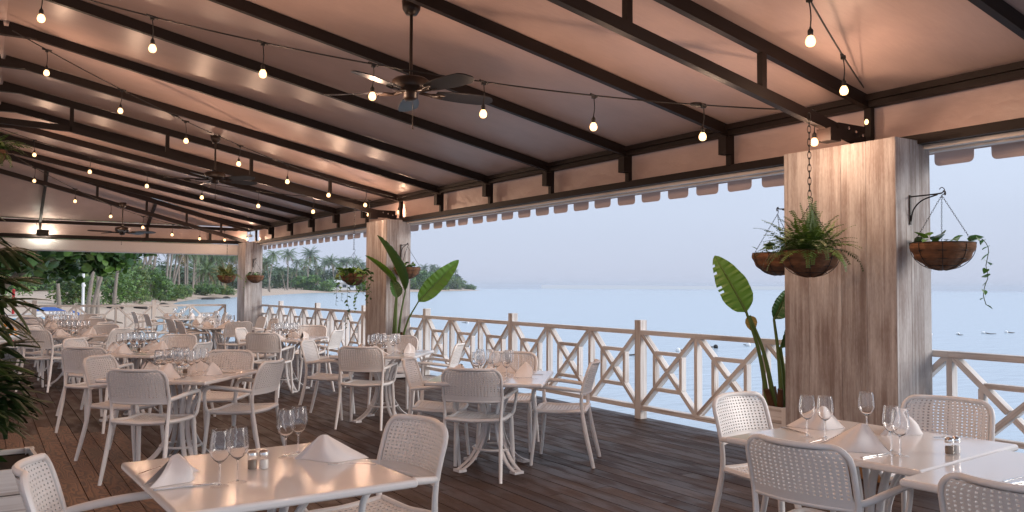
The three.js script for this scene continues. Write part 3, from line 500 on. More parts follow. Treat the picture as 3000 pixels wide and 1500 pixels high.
const sideName = { F: 'camera side', L: 'left side', B: 'far side', R: 'right side' };
diamonds.forEach(([nm, x, z, w, d, ch], i) => {
  table(x, z, w, d, turn40, `white square ${nm}, set for four`);
  const O = { F: [-e2[0], -e2[1]], B: e2, L: [-e1[0], -e1[1]], R: e1 };
  let k = i;
  for (const s of ['F', 'L', 'B', 'R']) {
    const o = O[s];
    chair(ch[s][0], ch[s][1], -o[0] + rr(-0.09, 0.09), -o[1] + rr(-0.09, 0.09), `white perforated armchair, ${sideName[s]} of the ${nm}`);
    setting(x, z, o[0], o[1], (s === 'F' || s === 'B' ? d : w) / 2, `${sideName[s]} of the ${nm}`, k++);
  }
  shaker(x - 0.03, z + 0.02, 'salt', `on the ${nm}`); shaker(x + 0.025, z - 0.025, 'pepper', `on the ${nm}`);
});
// ------------------------------------------------------------------ the tables along the sea side farther down
function rowTable(nm, x, z, sides) {
  table(x, z, 0.92, 0.98, rr(-0.03, 0.03), `white square ${nm}`); let k = 1;
  for (const [s, cx, cz] of sides) {
    const o = { L: [-1, 0], R: [1, 0], F: [0, 1], B: [0, -1] }[s];
    if (cx !== undefined) chair(cx, cz, -o[0] + rr(-0.12, 0.12), -o[1] + rr(-0.12, 0.12), `white perforated armchair, ${sideName[s]} of the ${nm}`);
    setting(x, z, o[0], o[1], 0.47, `${sideName[s]} of the ${nm}`, k++);
  }
  shaker(x - 0.05, z + 0.1, 'salt', `on the ${nm}`); shaker(x, z + 0.1, 'pepper', `on the ${nm}`);
}
rowTable('nearer far-column table', 3.75, -15.75, [['L', 3.22, -15.6], ['R', 4.52, -16.0], ['F', 3.82, -15.2]]);
rowTable('farther far-column table', 3.78, -16.78, [['L', 3.25, -16.73], ['R', 4.56, -16.95], ['B', 3.9, -17.5]]);
rowTable('nearer far-corner table', 3.98, -20.1, [['L', 3.32, -19.75], ['R', 4.58, -20.13]]);
rowTable('farther far-corner table', 4.0, -21.1, [['L', 3.32, -21.5], ['R', 4.72, -21.6]]);

// ------------------------------------------------------------------ near left table, set for two
{
  const nm = 'nearest table, at the bottom left';
  table(0.965, -3.345, 0.88, 0.95, 0.045, 'glossy white nearest table, at the bottom left, set for two');
  chair(0.42, -3.3, 0.98, 0.2, 'white armchair cut by the bottom edge, left of the nearest table');
  chair(1.50, -3.52, -0.985, 0.17, 'white armchair with warm-lit backrest, right of the nearest table');
  const gl = [[0.749, -3.154, 'left'], [0.821, -3.185, 'left'], [1.112, -3.541, 'right'], [1.186, -3.599, 'right']];
  for (const s of ['left', 'right']) pair(...gl.filter((q) => q[2] === s), `${s} end of the nearest table`);
  napkin(0.655, -3.335, face(-0.75, -0.66) + Math.PI * 0.92, 'white napkin peak left of the glasses on the nearest table', 1, 1.0);
  napkin(1.265, -3.395, face(-0.3, 1), 'white napkin peak at the right end of the nearest table', 2, 1.02);
  shaker(0.93, -3.385, 'pepper', 'on the nearest table'); shaker(0.972, -3.372, 'salt', 'on the nearest table');
  knife(0.645, -3.211, 1, 0.02, 'steel knife in front of the left napkin on the nearest table'); knife(1.215, -3.6, 1, -0.25, 'steel knife behind the right napkin on the nearest table');
  fork(1.296, -3.255, -0.9, -0.45, 'steel fork before the right napkin on the nearest table'); fork(0.60, -3.565, 0.78, -0.62, 'steel fork behind the left napkin on the nearest table');
}
// ------------------------------------------------------------------ near right tables
{
  const nm = 'nearest-column table';
  table(3.66, -2.51, 0.97, 0.97, 0.1, 'white square table in front of the nearest column, set for three');
  table(3.555, -1.515, 0.97, 0.97, 0.1, 'white square table cut by the bottom right corner');
  chair(3.80, -3.2, 0.08, 1, 'bright white armchair on the far side of the ' + nm);
  chair(3.09, -2.33, 0.985, -0.17, 'shaded white armchair with its back to the camera at the ' + nm);
  chair(4.47, -2.64, -0.93, 0.33, 'white armchair on the rail side of the ' + nm);
  chair(3.08, -1.46, 0.985, -0.15, 'white armchair in the bottom right corner of the picture');
  const gl = [[3.468, -2.719, 'left'], [3.52, -2.653, 'left'], [3.846, -2.65, 'far'], [3.484, -2.275, 'right'], [3.433, -2.2, 'right']];
  glass(3.846, TOP, -2.65, `single wine glass at the far side of the ${nm}`, 'wine glasses'); for (const s of ['left', 'right']) pair(...gl.filter((q) => q[2] === s), `${s} part of the ${nm}`);
  napkin(3.73, -2.87, face(-0.6, 0.5), `white napkin peak nearest the column on the ${nm}`, 0, 1.05);
  napkin(3.36, -2.40, face(-0.9, 0.35), `white napkin peak at the camera side of the ${nm}`, 3, 1.05);
  napkin(4.02, -2.52, face(0.2, 0.9), `white napkin peak standing at the rail side of the ${nm}`, 2, 1.1);
  shaker(3.658, -2.109, 'pepper', 'on the ' + nm); shaker(3.700, -2.104, 'salt', 'on the ' + nm);
  knife(3.356, -2.265, 1, -0.03, `steel knife at the camera side of the ${nm}`); knife(3.56, -2.86, -0.2, 1, `steel knife at the left edge of the ${nm}`);
  fork(3.396, -2.605, 1, -0.05, `steel fork at the camera side of the ${nm}`); fork(4.06, -2.326, -0.85, -0.5, `steel fork behind the shakers on the ${nm}`);
  fork(3.41, -1.69, 1, 0.1, 'steel fork at the right edge on the bottom right table'); knife(3.40, -1.655, 1, 0.1, 'steel knife at the right edge on the bottom right table');
}

// ------------------------------------------------------------------ string lights
const bulbGeo = lathe([[0.0001, -0.034], [0.0135, -0.0315], [0.0245, -0.023], [0.029, -0.009], [0.0285, 0.004], [0.0235, 0.018], [0.0165, 0.028], [0.013, 0.032]], 18);
const socketGeo = join([lathe([[0.0001, 0.03], [0.0155, 0.03], [0.0165, 0.034], [0.0165, 0.06], [0.013, 0.068], [0.007, 0.074], [0.0045, 0.085]], 14)]);
const LAMP = 0.56;
function stringLight(label, P, Q, sag, start, n, step = 0.92, mark = []) {
  const s = thing('string_light', label, 'string light', [0, 0, 0], 0, 'festoon strings under the roof');
  const f = (t) => P.clone().lerp(Q, t).add(V(0, -sag * 4 * t * (1 - t), 0)), L = P.distanceTo(Q);
  const ta = Math.min(0, start / L); mesh('cable', sweep(Array.from({ length: 15 }, (_, i) => f(mix(ta, 1, i / 14))), 0.0062, 70, 5), M.wire, s);
  for (let k = 0; k < n; k++) {
    const t = (start + k * step) / L; if (t > 1.01) break; const p = f(Math.min(1, t)), drop = 0.25;
    const b = p.clone().add(V(rr(-0.015, 0.015), -drop, rr(-0.015, 0.015)));
    const so = mesh('socket', join([socketGeo.clone().translate(b.x, b.y, b.z), sweep([p, p.clone().lerp(b, 0.4).add(V(0.006, 0, 0.004)), b.clone().add(V(0, 0.08, 0))], 0.0042, 8, 5), bx(0.03, 0.03, 0.02, p.x, p.y - 0.01, p.z), sweep([p.clone().add(V(-0.045, 0.001, 0.02)), p.clone().add(V(0.045, -0.001, -0.02))], 0.0105, 3, 6)]), M.wire, s);
    const bu = mesh('bulb', bulbGeo, M.bulb, so); bu.position.copy(b); bu.castShadow = false;
    const l = new THREE.PointLight(0xffffff, LAMP, 0, 2); l.color.setRGB(1, 0.64, 0.43); l.position.copy(b).add(V(0, -0.003, 0)); l.castShadow = true; l.shadow.radius = 1.1; s.add(l);
  }
  for (const t of mark) { const p = f(t), q = f(t + 0.001), d = q.sub(p).normalize(); mesh('plug', sweep([p.clone().addScaledVector(d, -0.06), p.clone().addScaledVector(d, 0.06)], [0.012, 0.021, 0.021, 0.012], 6, 8), M.wire, s); }
}
stringLight('festoon string from the nearest column up to the left, past the near fan', V(5.5, 2.881, -4.2), V(0.2, 3.847, -7.467), 0.206, 0.029, 8, 0.873, [0.15]);
stringLight('festoon string from the top edge of the picture down to the nearest column', V(6.05, 3.113, -4.15), V(0.2, 3.6, -1.163), 0.128, -0.111, 6, 1.204);
stringLight('festoon string from the left down to the middle column, past the second fan', V(5.98, 3.047, -13.25), V(0.2, 4.11, -9.98), 0.214, -0.165, 8, 0.93, [0.69]);
stringLight('festoon string from the middle column up to the left, behind the second fan', V(5.6, 2.969, -13.32), V(0.2, 4.104, -16.358), 0.258, 0.035, 7, 0.951, [0.5]);
stringLight('farthest festoon string running down to the corner column', V(5.75, 2.978, -22.6), V(0.2, 4.025, -17.9), 0.444, -0.356, 8, 0.985);
// the strings go on behind the camera
stringLight('festoon string behind the camera over the landward tables', V(-5.5, 2.9, -4.2), V(0.1, 4.16, -1.3), 0.1, 0.3, 6, 0.98);
stringLight('festoon string over the landward side left of the picture', V(-5.5, 2.9, -4.2), V(0.1, 4.16, -8.7), 0.1, 0.5, 6, 0.98);
stringLight('second festoon string over the landward side left of the picture', V(-5.5, 2.9, -13.3), V(0.1, 4.06, -8.7), 0.1, 0.5, 6, 0.98);

// ------------------------------------------------------------------ ceiling fans
function fan(x, yTop, z, yMotor, a0, label) {
  const f = thing('ceiling_fan', label, 'fan', [x, yMotor, z], a0, 'ceiling fans'), D = yTop - yMotor;
  mesh('canopy', lathe([[0.014, D - 0.09], [0.045, D - 0.085], [0.07, D - 0.045], [0.078, D + 0.02], [0.0001, D + 0.02]], 20), M.fan, f);
  mesh('downrod', new THREE.CylinderGeometry(0.0135, 0.0135, D - 0.1, 10).translate(0, D / 2 + 0.02, 0), M.fan, f);
  mesh('motor_housing', lathe([[0.0001, 0.075], [0.03, 0.075], [0.04, 0.062], [0.12, 0.055], [0.148, 0.035], [0.15, -0.02], [0.135, -0.042], [0.08, -0.052], [0.06, -0.06], [0.058, -0.1], [0.045, -0.118], [0.0001, -0.122]], 32), M.fan, f);
  const sh = new THREE.Shape(); sh.moveTo(0.21, -0.055); sh.quadraticCurveTo(0.4, -0.1, 0.64, -0.082); sh.quadraticCurveTo(0.70, -0.06, 0.715, 0.01); sh.quadraticCurveTo(0.69, 0.07, 0.62, 0.085); sh.quadraticCurveTo(0.4, 0.098, 0.21, 0.055);
  const bg = clean(new THREE.ExtrudeGeometry(sh, { depth: 0.006, bevelEnabled: true, bevelThickness: 0.001, bevelSize: 0.001, bevelSegments: 1, curveSegments: 8 })).rotateX(-Math.PI / 2).rotateX(-0.22).translate(0, -0.055, 0);
  const ag = join([sweep([V(0.07, -0.05, 0), V(0.14, -0.062, 0.012), V(0.24, -0.062, 0)], 0.013, 8, 6, 0.6), sweep([V(0.15, -0.062, 0), V(0.2, -0.06, 0.035), V(0.28, -0.06, 0.03)], 0.009, 6, 6, 0.6), sweep([V(0.15, -0.062, 0), V(0.2, -0.064, -0.035), V(0.28, -0.064, -0.03)], 0.009, 6, 6, 0.6)]);
  for (let k = 0; k < 5; k++) { const b = mesh('blade', bg, M.blade, f); b.rotation.y = k * Math.PI * 2 / 5; mesh('blade_arm', ag, M.fan, b); }
  mesh('pull_chain', sweep([V(0.05, -0.1, 0.02), V(0.05, -0.34, 0.02)], [0.0022, 0.0022, 0.0022, 0.007], 8, 6), M.fan, f);
}
{
  const away = (x, z) => Math.atan2(-z, x);             // turns local +x to point away from the camera
  fan(2.82, 3.72, -5.94, 3.07, away(2.82, -5.94) + 0.03, 'dark five-blade ceiling fan nearest the camera');
  fan(2.89, 3.70, -12.8, 3.12, away(2.89, -12.8) + 0.22, 'dark five-blade ceiling fan in the middle of the pavilion');
  fan(2.6, 3.30, -20.2, 2.72, away(2.6, -20.2) + 0.6, 'dark ceiling fan hanging at the far end before the beach');
}
// ------------------------------------------------------------------ floodlight on the far beam, spot lamps over the far column
{
  const f = thing('floodlight', 'black box floodlight shining on the pale fascia at the far end', 'lamp', [1.2, 2.735, -22.86]);
  mesh('housing', rbx(0.27, 0.15, 0.07, 0.01, 0, 0, 0), M.wire, f); mesh('lamp_face', bx(0.25, 0.13, 0.012, 0, 0, -0.045), M.lampGlow, f); mesh('lead', sweep([V(-0.1, 0.07, 0), V(-0.13, 0.2, 0.02), V(-0.16, 0.26, 0.0)], 0.006, 8, 5), M.wire, f);
  for (const s of [-1, 1]) { const l = new THREE.PointLight(0xffffff, 0.5, 0, 2); l.color.setRGB(1, 0.95, 0.78); l.position.set(s * 0.1, 0.02, -0.075); l.castShadow = true; l.shadow.radius = 2; f.add(l); }
  for (const [x, y, z, lb] of [[6.02, 2.83, -22.5, 'small white spot lamp over the farthest column'], [6.13, 2.98, -21.3, 'small black spot lamp on the eave before the farthest column']]) { const sp = thing('spot_lamp', lb, 'lamp', [x, y, z]); mesh('head', new THREE.SphereGeometry(0.05, 14, 10).scale(1.3, 0.8, 1), lb.includes('white') ? M.whiteP : M.wire, sp); mesh('stem', sweep([V(0, 0.03, 0), V(0, 0.16, 0)], 0.008, 3, 6), M.wire, sp); }
}

// ================================================================== PLANTS
function tri2geo(pos) { const g = new THREE.BufferGeometry(); g.setAttribute('position', new THREE.Float32BufferAttribute(pos, 3)); g.setAttribute('uv', new THREE.Float32BufferAttribute(new Float32Array(pos.length / 3 * 2), 2)); g.computeVertexNormals(); return g; }
const pushT = (a, ...v) => { for (const p of v) a.push(p.x, p.y, p.z); };
// arching path from the origin: outward along +z, rising by el, drooping
function arch(len, el, droop, n, side = 0) { const pts = [V(0, 0, 0)]; let p = V(0, 0, 0), a = el; for (let i = 0; i < n; i++) { p = p.clone().add(V(side * i / n * len / n, Math.sin(a) * len / n, Math.cos(a) * len / n)); pts.push(p); a -= droop / n; } return pts; }
function fernFrond(len, el, droop, pin = 0.055, n = 22) {
  const pts = arch(len, el, droop, n, rr(-0.3, 0.3)), pos = [];
  for (let i = 2; i < n; i++) {
    const p = pts[i], t = pts[i + 1].clone().sub(pts[i - 1]).normalize(), w = pin * Math.sin(Math.min(1, (i / n) * 1.15 + 0.1) * Math.PI * 0.94) + 0.006, st = len / n * 0.42;
    for (const s of [-1, 1]) { const o = V(s, rr(-0.25, 0.05), 0).addScaledVector(t, 0.35).normalize(), tip = p.clone().addScaledVector(o, w * rr(0.85, 1.1)).add(V(0, -0.01 * w / pin, 0)), mid = p.clone().addScaledVector(o, w * 0.5); pushT(pos, p, mid.clone().addScaledVector(t, st), mid.clone().addScaledVector(t, -st)); pushT(pos, tip, mid.clone().addScaledVector(t, -st), mid.clone().addScaledVector(t, st)); }
  }
  for (let i = 0; i < n; i++) { const a = pts[i], b = pts[i + 1]; pushT(pos, a.clone().add(V(-0.0022, 0, 0)), a.clone().add(V(0.0022, 0, 0)), b); }
  return tri2geo(pos);
}
const heart = (() => { const o = [[0, 0], [0.34, -0.14], [0.52, 0.12], [0.42, 0.5], [0.17, 0.85], [0, 1.05]], pos = [], P = (x, z, s) => V(s * x, 0.22 * x - 0.18 * z * z, z); for (const s of [1, -1]) for (let i = 1; i < o.length - 1; i++) pushT(pos, V(0, 0, 0), P(...o[i], s), P(...o[i + 1], s)); return tri2geo(pos); })();
const placeLeaf = (g, p, dir, size, roll = 0) => { const z = dir.clone().normalize(), x = V(0, 1, 0).cross(z); if (x.lengthSq() < 1e-4) x.set(1, 0, 0); x.normalize(); const y = z.clone().cross(x), m = new THREE.Matrix4().makeBasis(x, y, z); m.multiply(new THREE.Matrix4().makeRotationZ(roll)); m.scale(V(size, size, size)).setPosition(p); return g.clone().applyMatrix4(m); };
function vine(p0, outA, len, n, size) {              // trailing stem with leaves
  const d = V(Math.sin(outA), 0, Math.cos(outA)), pts = [p0.clone(), p0.clone().addScaledVector(d, 0.08).add(V(0, 0.02, 0)), p0.clone().addScaledVector(d, 0.13).add(V(0, -0.05, 0))]; let q = pts[2].clone(); const m = 6; for (let i = 0; i < m; i++) { q = q.clone().add(V(rr(-0.025, 0.025), -len / m, rr(-0.025, 0.025))); pts.push(q); }
  const c = new THREE.CatmullRomCurve3(pts), leaves = []; for (let i = 1; i <= n; i++) { const t = i / n, p = c.getPointAt(t), a = rr(0, 6.28); leaves.push(placeLeaf(heart, p, V(Math.sin(a), rr(-0.9, 0.1), Math.cos(a)), size * rr(0.6, 1.1) * (1.1 - 0.45 * t), rr(-0.6, 0.6))); }
  return [sweep(pts, 0.0028, 18, 4), join(leaves)];
}
// ------------------------------------------------------------------ hanging baskets
const basketR = 0.215;
const liner = (() => { const g = new THREE.SphereGeometry(1, 40, 18, 0, Math.PI * 2, Math.PI / 2, Math.PI / 2), p = g.attributes.position; for (let i = 0; i < p.count; i++) { const v = V(p.getX(i), p.getY(i), p.getZ(i)), a = Math.atan2(v.z, v.x), lat = -v.y; const lump = 1 + 0.06 * Math.abs(Math.sin(a * 4)) + 0.06 * Math.abs(Math.sin(lat * 8)) + 0.03 * (fbm(a * 4 + 20, lat * 7, 3) - 0.5); const rad = Math.hypot(v.x, v.z); p.setXYZ(i, v.x * lump, v.y * 0.92 * lump + 0.03, v.z * lump); } g.scale(basketR * 0.97, 0.2, basketR * 0.97); g.computeVertexNormals(); return g; })();
const basketWire = (() => { const l = []; for (const [r, y] of [[1.03, 0.006], [0.97, -0.055], [0.84, -0.115], [0.55, -0.165]]) l.push(new THREE.TorusGeometry(basketR * r, 0.0028, 5, 40).rotateX(Math.PI / 2).translate(0, y, 0)); for (let k = 0; k < 8; k++) { const a = k * Math.PI / 4; l.push(sweep([1.03, 0.99, 0.84, 0.54, 0.12].map((r, i) => V(Math.cos(a) * basketR * r, [0.006, -0.058, -0.12, -0.172, -0.198][i], Math.sin(a) * basketR * r)), 0.0026, 12, 5)); } return join(l); })();
function chainGeo(a, b, link = 0.028) { const L = a.distanceTo(b), n = Math.max(2, Math.round(L / (link * 0.78))), base = new THREE.TorusGeometry(link * 0.34, link * 0.065, 5, 10).scale(0.62, 1.45, 1), out = [], dir = b.clone().sub(a).normalize(), q = new THREE.Quaternion().setFromUnitVectors(V(0, 1, 0), dir); for (let i = 0; i < n; i++) out.push(base.clone().rotateY(i % 2 ? Math.PI / 2 : 0.2).applyQuaternion(q).translate(...a.clone().lerp(b, (i + 0.5) / n).toArray())); return join(out); }
function basket(label, [x, y, z], yHook, kind, opt = {}) {   // y: rim height
  const b = thing('hanging_basket', label, 'hanging basket', [x, y, z], opt.turn ?? rr(0, 1.5), 'coir hanging baskets'), hook = yHook - y;
  mesh('coir_liner', liner, M.coir, b); mesh('wire_frame', basketWire, M.wire, b); mesh('soil', new THREE.CircleGeometry(basketR * 0.95, 24).rotateX(-Math.PI / 2).translate(0, -0.012, 0), M.soil, b);
  const fib = []; for (let i = 0; i < 26; i++) { const a = rr(0, 6.28), r = basketR * rr(0.35, 0.95), yy = -0.19 + 0.15 * Math.pow(r / basketR, 2), p = V(Math.cos(a) * r, yy, Math.sin(a) * r); fib.push(sweep([p, p.clone().add(V(rr(-0.03, 0.03), -rr(0.01, 0.04), rr(-0.03, 0.03)))], 0.0007, 2, 3)); } mesh('loose_fibre', join(fib), M.coir, b);
  const top = V(0, Math.min(hook, 0.36), 0);
  for (let k = 0; k < 3; k++) { const a = 0.5 + k * Math.PI * 2 / 3; mesh('chain', chainGeo(V(Math.cos(a) * basketR, 0.01, Math.sin(a) * basketR), top, 0.024), M.wire, b); }
  mesh('hook', sweep([top, top.clone().add(V(0.018, 0.015, 0)), top.clone().add(V(0.018, 0.045, 0)), top.clone().add(V(0, 0.06, 0)), top.clone().add(V(-0.016, 0.045, 0))], 0.0032, 14, 5), M.wire, b);
  if (hook > 0.45) mesh('chain', chainGeo(top.clone().add(V(0, 0.055, 0)), V(0, hook, 0), opt.link ?? 0.05), M.wire, b);
  if (kind === 'fern') {
    for (let i = 0; i < (opt.n ?? 60); i++) { const a = rr(0, 6.28), up = rnd(), el = mix(0.35, 1.45, up), len = rr(0.24, 0.42) * (opt.s ?? 1) * (up > 0.8 ? 0.9 : 1), g = fernFrond(len, el, rr(1.0, 2.1) * (1.15 - 0.5 * up), 0.068 * (opt.s ?? 1)); g.rotateY(a).translate(Math.sin(a) * rr(0, 0.13), -0.005, Math.cos(a) * rr(0, 0.13)); mesh('frond', g, opt.yellow && rnd() < 0.55 ? M.fernY : M.fern[i % 3], b); }
    if (opt.spire) for (let i = 0; i < 30; i++) { const g = fernFrond(rr(0.22, 0.43), 1.5 + rr(-0.12, 0.12), rr(-0.2, 0.4), 0.06, 26); g.rotateY(rr(0, 6.28)).translate(rr(-0.035, 0.035) + opt.spire[0], 0, rr(-0.035, 0.035) + opt.spire[1]); mesh('frond', g, M.fern[i % 2], b); }
  } else {
    const ls = opt.leaf ?? 0.075;
    for (let k = 0; k < 3; k++) { const l = []; for (let i = 0; i < (opt.n ?? 26) / 3; i++) { const a = rr(0, 6.28), r = rr(0.02, basketR), p = V(Math.cos(a) * r, rr(0.0, 0.07), Math.sin(a) * r); l.push(placeLeaf(heart, p, V(Math.cos(a), rr(-0.3, 0.9), Math.sin(a)), ls * rr(0.7, 1.3), rr(-0.8, 0.8))); } mesh('leaves', join(l), M.pothos[k], b); }
    for (const [a, len, n] of opt.vines ?? []) { const [st, lv] = vine(V(Math.sin(a) * basketR * 0.8, 0.02, Math.cos(a) * basketR * 0.8), a, len, n, ls * 0.85), v = mesh('vine', st, M.stem, b); mesh('leaves', lv, M.pothos[Math.floor(rnd() * 3)], v); }
  }
  return b;
}
const camTurn = (x, z) => Math.atan2(-x, -z);          // turns local +z towards the camera
basket('hanging basket with a big fern and a tall fern spire before the nearest column', [5.33, 1.768, -4.14], 2.83, 'fern', { n: 84, s: 1.0, spire: [0.02, 0.02], link: 0.062, turn: camTurn(5.3, -4.1) });
basket('hanging basket on the right of the nearest column with one trailing vine', [6.0, 1.822, -3.49], 2.19, 'pothos', { turn: camTurn(6, -3.5), n: 12, leaf: 0.085, vines: [[1.75, 0.42, 11]] });
basket('hanging basket half hidden behind the big fern, left of the nearest column', [6.09, 1.80, -5.08], 2.19, 'pothos', { n: 14, leaf: 0.06 });
basket('hanging basket on the right face of the middle column', [6.11, 1.815, -12.93], 2.2, 'pothos', { n: 30, leaf: 0.065, vines: [[3.6, 0.15, 5]] });
basket('hanging basket with long trailing vines left of the middle column', [5.26, 1.70, -13.22], 2.8, 'pothos', { n: 40, leaf: 0.1, vines: [[0.2, 0.6, 13], [-0.9, 0.42, 10], [0.9, 0.5, 12], [-2.0, 0.5, 10], [1.8, 0.38, 9], [2.8, 0.3, 8], [-0.3, 0.86, 14], [0.5, 0.3, 8]], link: 0.05, turn: camTurn(5.2, -13.2) });
basket('hanging basket on the face of the farthest column', [6.05, 1.765, -22.04], 2.2, 'pothos', { n: 30, leaf: 0.06, vines: [[-1.6, 0.5, 9]] });
basket('hanging basket with a yellowish fern left of the farthest column', [5.21, 1.75, -21.6], 2.6, 'fern', { n: 40, s: 1.25, yellow: true });
basket('hanging fern basket cut by the left edge high under the roof', [-0.02, 2.93, -10.6], 3.75, 'fern', { n: 60, s: 1.15 });
function bracket(label, x, y, z, dir) {               // dir: +1 arm towards the camera side
  const b = thing('wall_bracket', label, 'bracket', [x, y, z], dir > 0 ? 0 : Math.PI, 'black iron basket brackets');
  mesh('plate', rbx(0.022, 0.23, 0.008, 0.003, 0, -0.1, 0.004), M.wire, b); mesh('arm', sweep([V(0, 0, 0.006), V(0, 0.005, 0.24), V(0, 0.022, 0.262), V(0, 0.012, 0.282), V(0, -0.012, 0.278)], 0.006, 22, 6), M.wire, b); mesh('brace', sweep([V(0, -0.19, 0.008), V(0, -0.1, 0.03), V(0, -0.035, 0.1), V(0, -0.002, 0.22)], 0.0055, 14, 6), M.wire, b);
}
bracket('iron bracket on the right face of the nearest column', 6.02, 2.195, -3.755, 1);
bracket('iron bracket on the far face of the nearest column', 6.09, 2.2, -4.805, -1);
bracket('iron bracket on the right face of the middle column', 6.11, 2.205, -13.195, 1);
bracket('iron bracket on the face of the farthest column', 6.05, 2.2, -22.285, 1);

// ------------------------------------------------------------------ planters
function planter(label, x, z, w, d, h, turn = 0) {
  const p = thing('planter', label, 'planter', [x, 0, z], turn), n = Math.max(3, Math.round(h / 0.14)), bh = (h - 0.02) / n;
  mesh('liner', join([bx(w - 0.06, 0.02, d - 0.06, 0, 0.03, 0), bx(w - 0.05, h - 0.06, 0.008, 0, h / 2, d / 2 - 0.03), bx(w - 0.05, h - 0.06, 0.008, 0, h / 2, -d / 2 + 0.03), bx(0.008, h - 0.06, d - 0.07, w / 2 - 0.03, h / 2, 0), bx(0.008, h - 0.06, d - 0.07, -w / 2 + 0.03, h / 2, 0)]), M.joist, p);
  for (let k = 0; k < n; k++) { const y = 0.02 + (k + 0.5) * bh; for (const s of [1, -1]) { mesh('plank', woodUV(bx(w - 0.045, bh - 0.006, 0.018), 0, rnd(), rnd()).translate(0, y, s * (d / 2 - 0.012)), M.planter, p); mesh('plank', woodUV(bx(0.018, bh - 0.006, d - 0.045), 2, rnd(), rnd()).translate(s * (w / 2 - 0.012), y, 0), M.planter, p); } }
  for (const sx of [1, -1]) for (const sz of [1, -1]) mesh('corner_post', woodUV(bx(0.045, h, 0.045), 1, rnd(), rnd()).translate(sx * (w / 2 - 0.018), h / 2, sz * (d / 2 - 0.018)), M.planter, p);
  mesh('soil', bx(w - 0.07, 0.03, d - 0.07, 0, h - 0.05, 0), M.soil, p); return p;
}
planter('white plank planter in the bottom left corner under the fan palm', -0.02, -5.22, 0.62, 0.62, 0.55, 0.06);
planter('white plank planter left of the nearest column holding paddle-leaf stems', 6.1, -5.05, 0.42, 0.42, 0.45);
planter('white plank planter beside the middle column', 5.72, -12.6, 0.5, 0.5, 0.56);

// ------------------------------------------------------------------ paddle-leaf plants
function paddle(b, tip, width, fold, nrm, tears = 0) {   // blade from base b to tip; nrm: approximate face normal
  const ax = tip.clone().sub(b), L = ax.length(); ax.normalize(); const side = nrm.clone().cross(ax).normalize(), n = side.clone().cross(ax).normalize(), pos = [], N = 26, M2 = 6, ts = rr(0, 9);
  const P = (i, s) => { const t = i / N, w = width * Math.pow(Math.sin(Math.PI * Math.pow(clamp(t * 0.985 + 0.012), 0.72)), 0.62), bend = n.clone().multiplyScalar(0.10 * L * t * t); const wob = 1 + 0.018 * Math.sin(t * 21 + s * 2 + ts), q = Math.abs(s); return b.clone().addScaledVector(ax, L * (t + 0.04 * q * (1 - t))).add(bend).addScaledVector(side, s * w * Math.cos(fold) * wob).addScaledVector(n, -q * w * Math.sin(fold) + 0.006 * Math.sin(t * 60 + s) * q); };
  for (const s of [1, -1]) for (let i = 0; i < N; i++) { const torn = tears && s > 0 && hash(i, Math.round(ts * 9)) < tears; for (let j = 0; j < M2; j++) { const a = s * j / M2, c = s * (j + 1) / M2; if (torn && j > 3) continue; const A = P(i, a), B = P(i, c), C = P(i + 1, c), D = P(i + 1, a); pushT(pos, A, B, C, A, C, D); } }
  return [tri2geo(pos), sweep([b, b.clone().lerp(tip, 0.35).addScaledVector(n, 0.10 * L * 0.1225 - 0.004), b.clone().lerp(tip, 0.7).addScaledVector(n, 0.1 * L * 0.49 - 0.004), tip.clone().addScaledVector(n, 0.1 * L)], [0.014, 0.009, 0.006, 0.002], 16, 6)];
}
function paddlePlant(label, foot, leaves, huskN) {
  const p = thing('paddle_leaf_plant', label, 'plant', foot), F = V(...foot);
  leaves.forEach(([b, tip, w, fold, nrm, root, mat, tears], i) => { const B = V(...b).sub(F), Tp = V(...tip).sub(F), R = V(...root).sub(F); const [g, rib] = paddle(B, Tp, w, fold, V(...nrm), tears); const lf = mesh('leaf', g, mat, p); mesh('midrib', rib, M.bopStem, lf); const m1 = R.clone().lerp(B, 0.55).add(V((B.x - R.x) * -0.12, 0.03, (B.z - R.z) * -0.12)); mesh('stalk', sweep([R, m1, B.clone()], [0.03, 0.02, 0.013], 16, 8, 0.75), M.bopStem, p); });
  for (let i = 0; i < huskN; i++) { const a = i * 2.4, r = rr(0.04, 0.1); mesh('cut_stalk', sweep([V(Math.cos(a) * r * 0.5, -0.05, Math.sin(a) * r * 0.5), V(Math.cos(a) * r * 1.5, rr(0.12, 0.24), Math.sin(a) * r * 1.5)], [0.035, 0.028], 5, 7, 0.7), M.husk, p); }
}
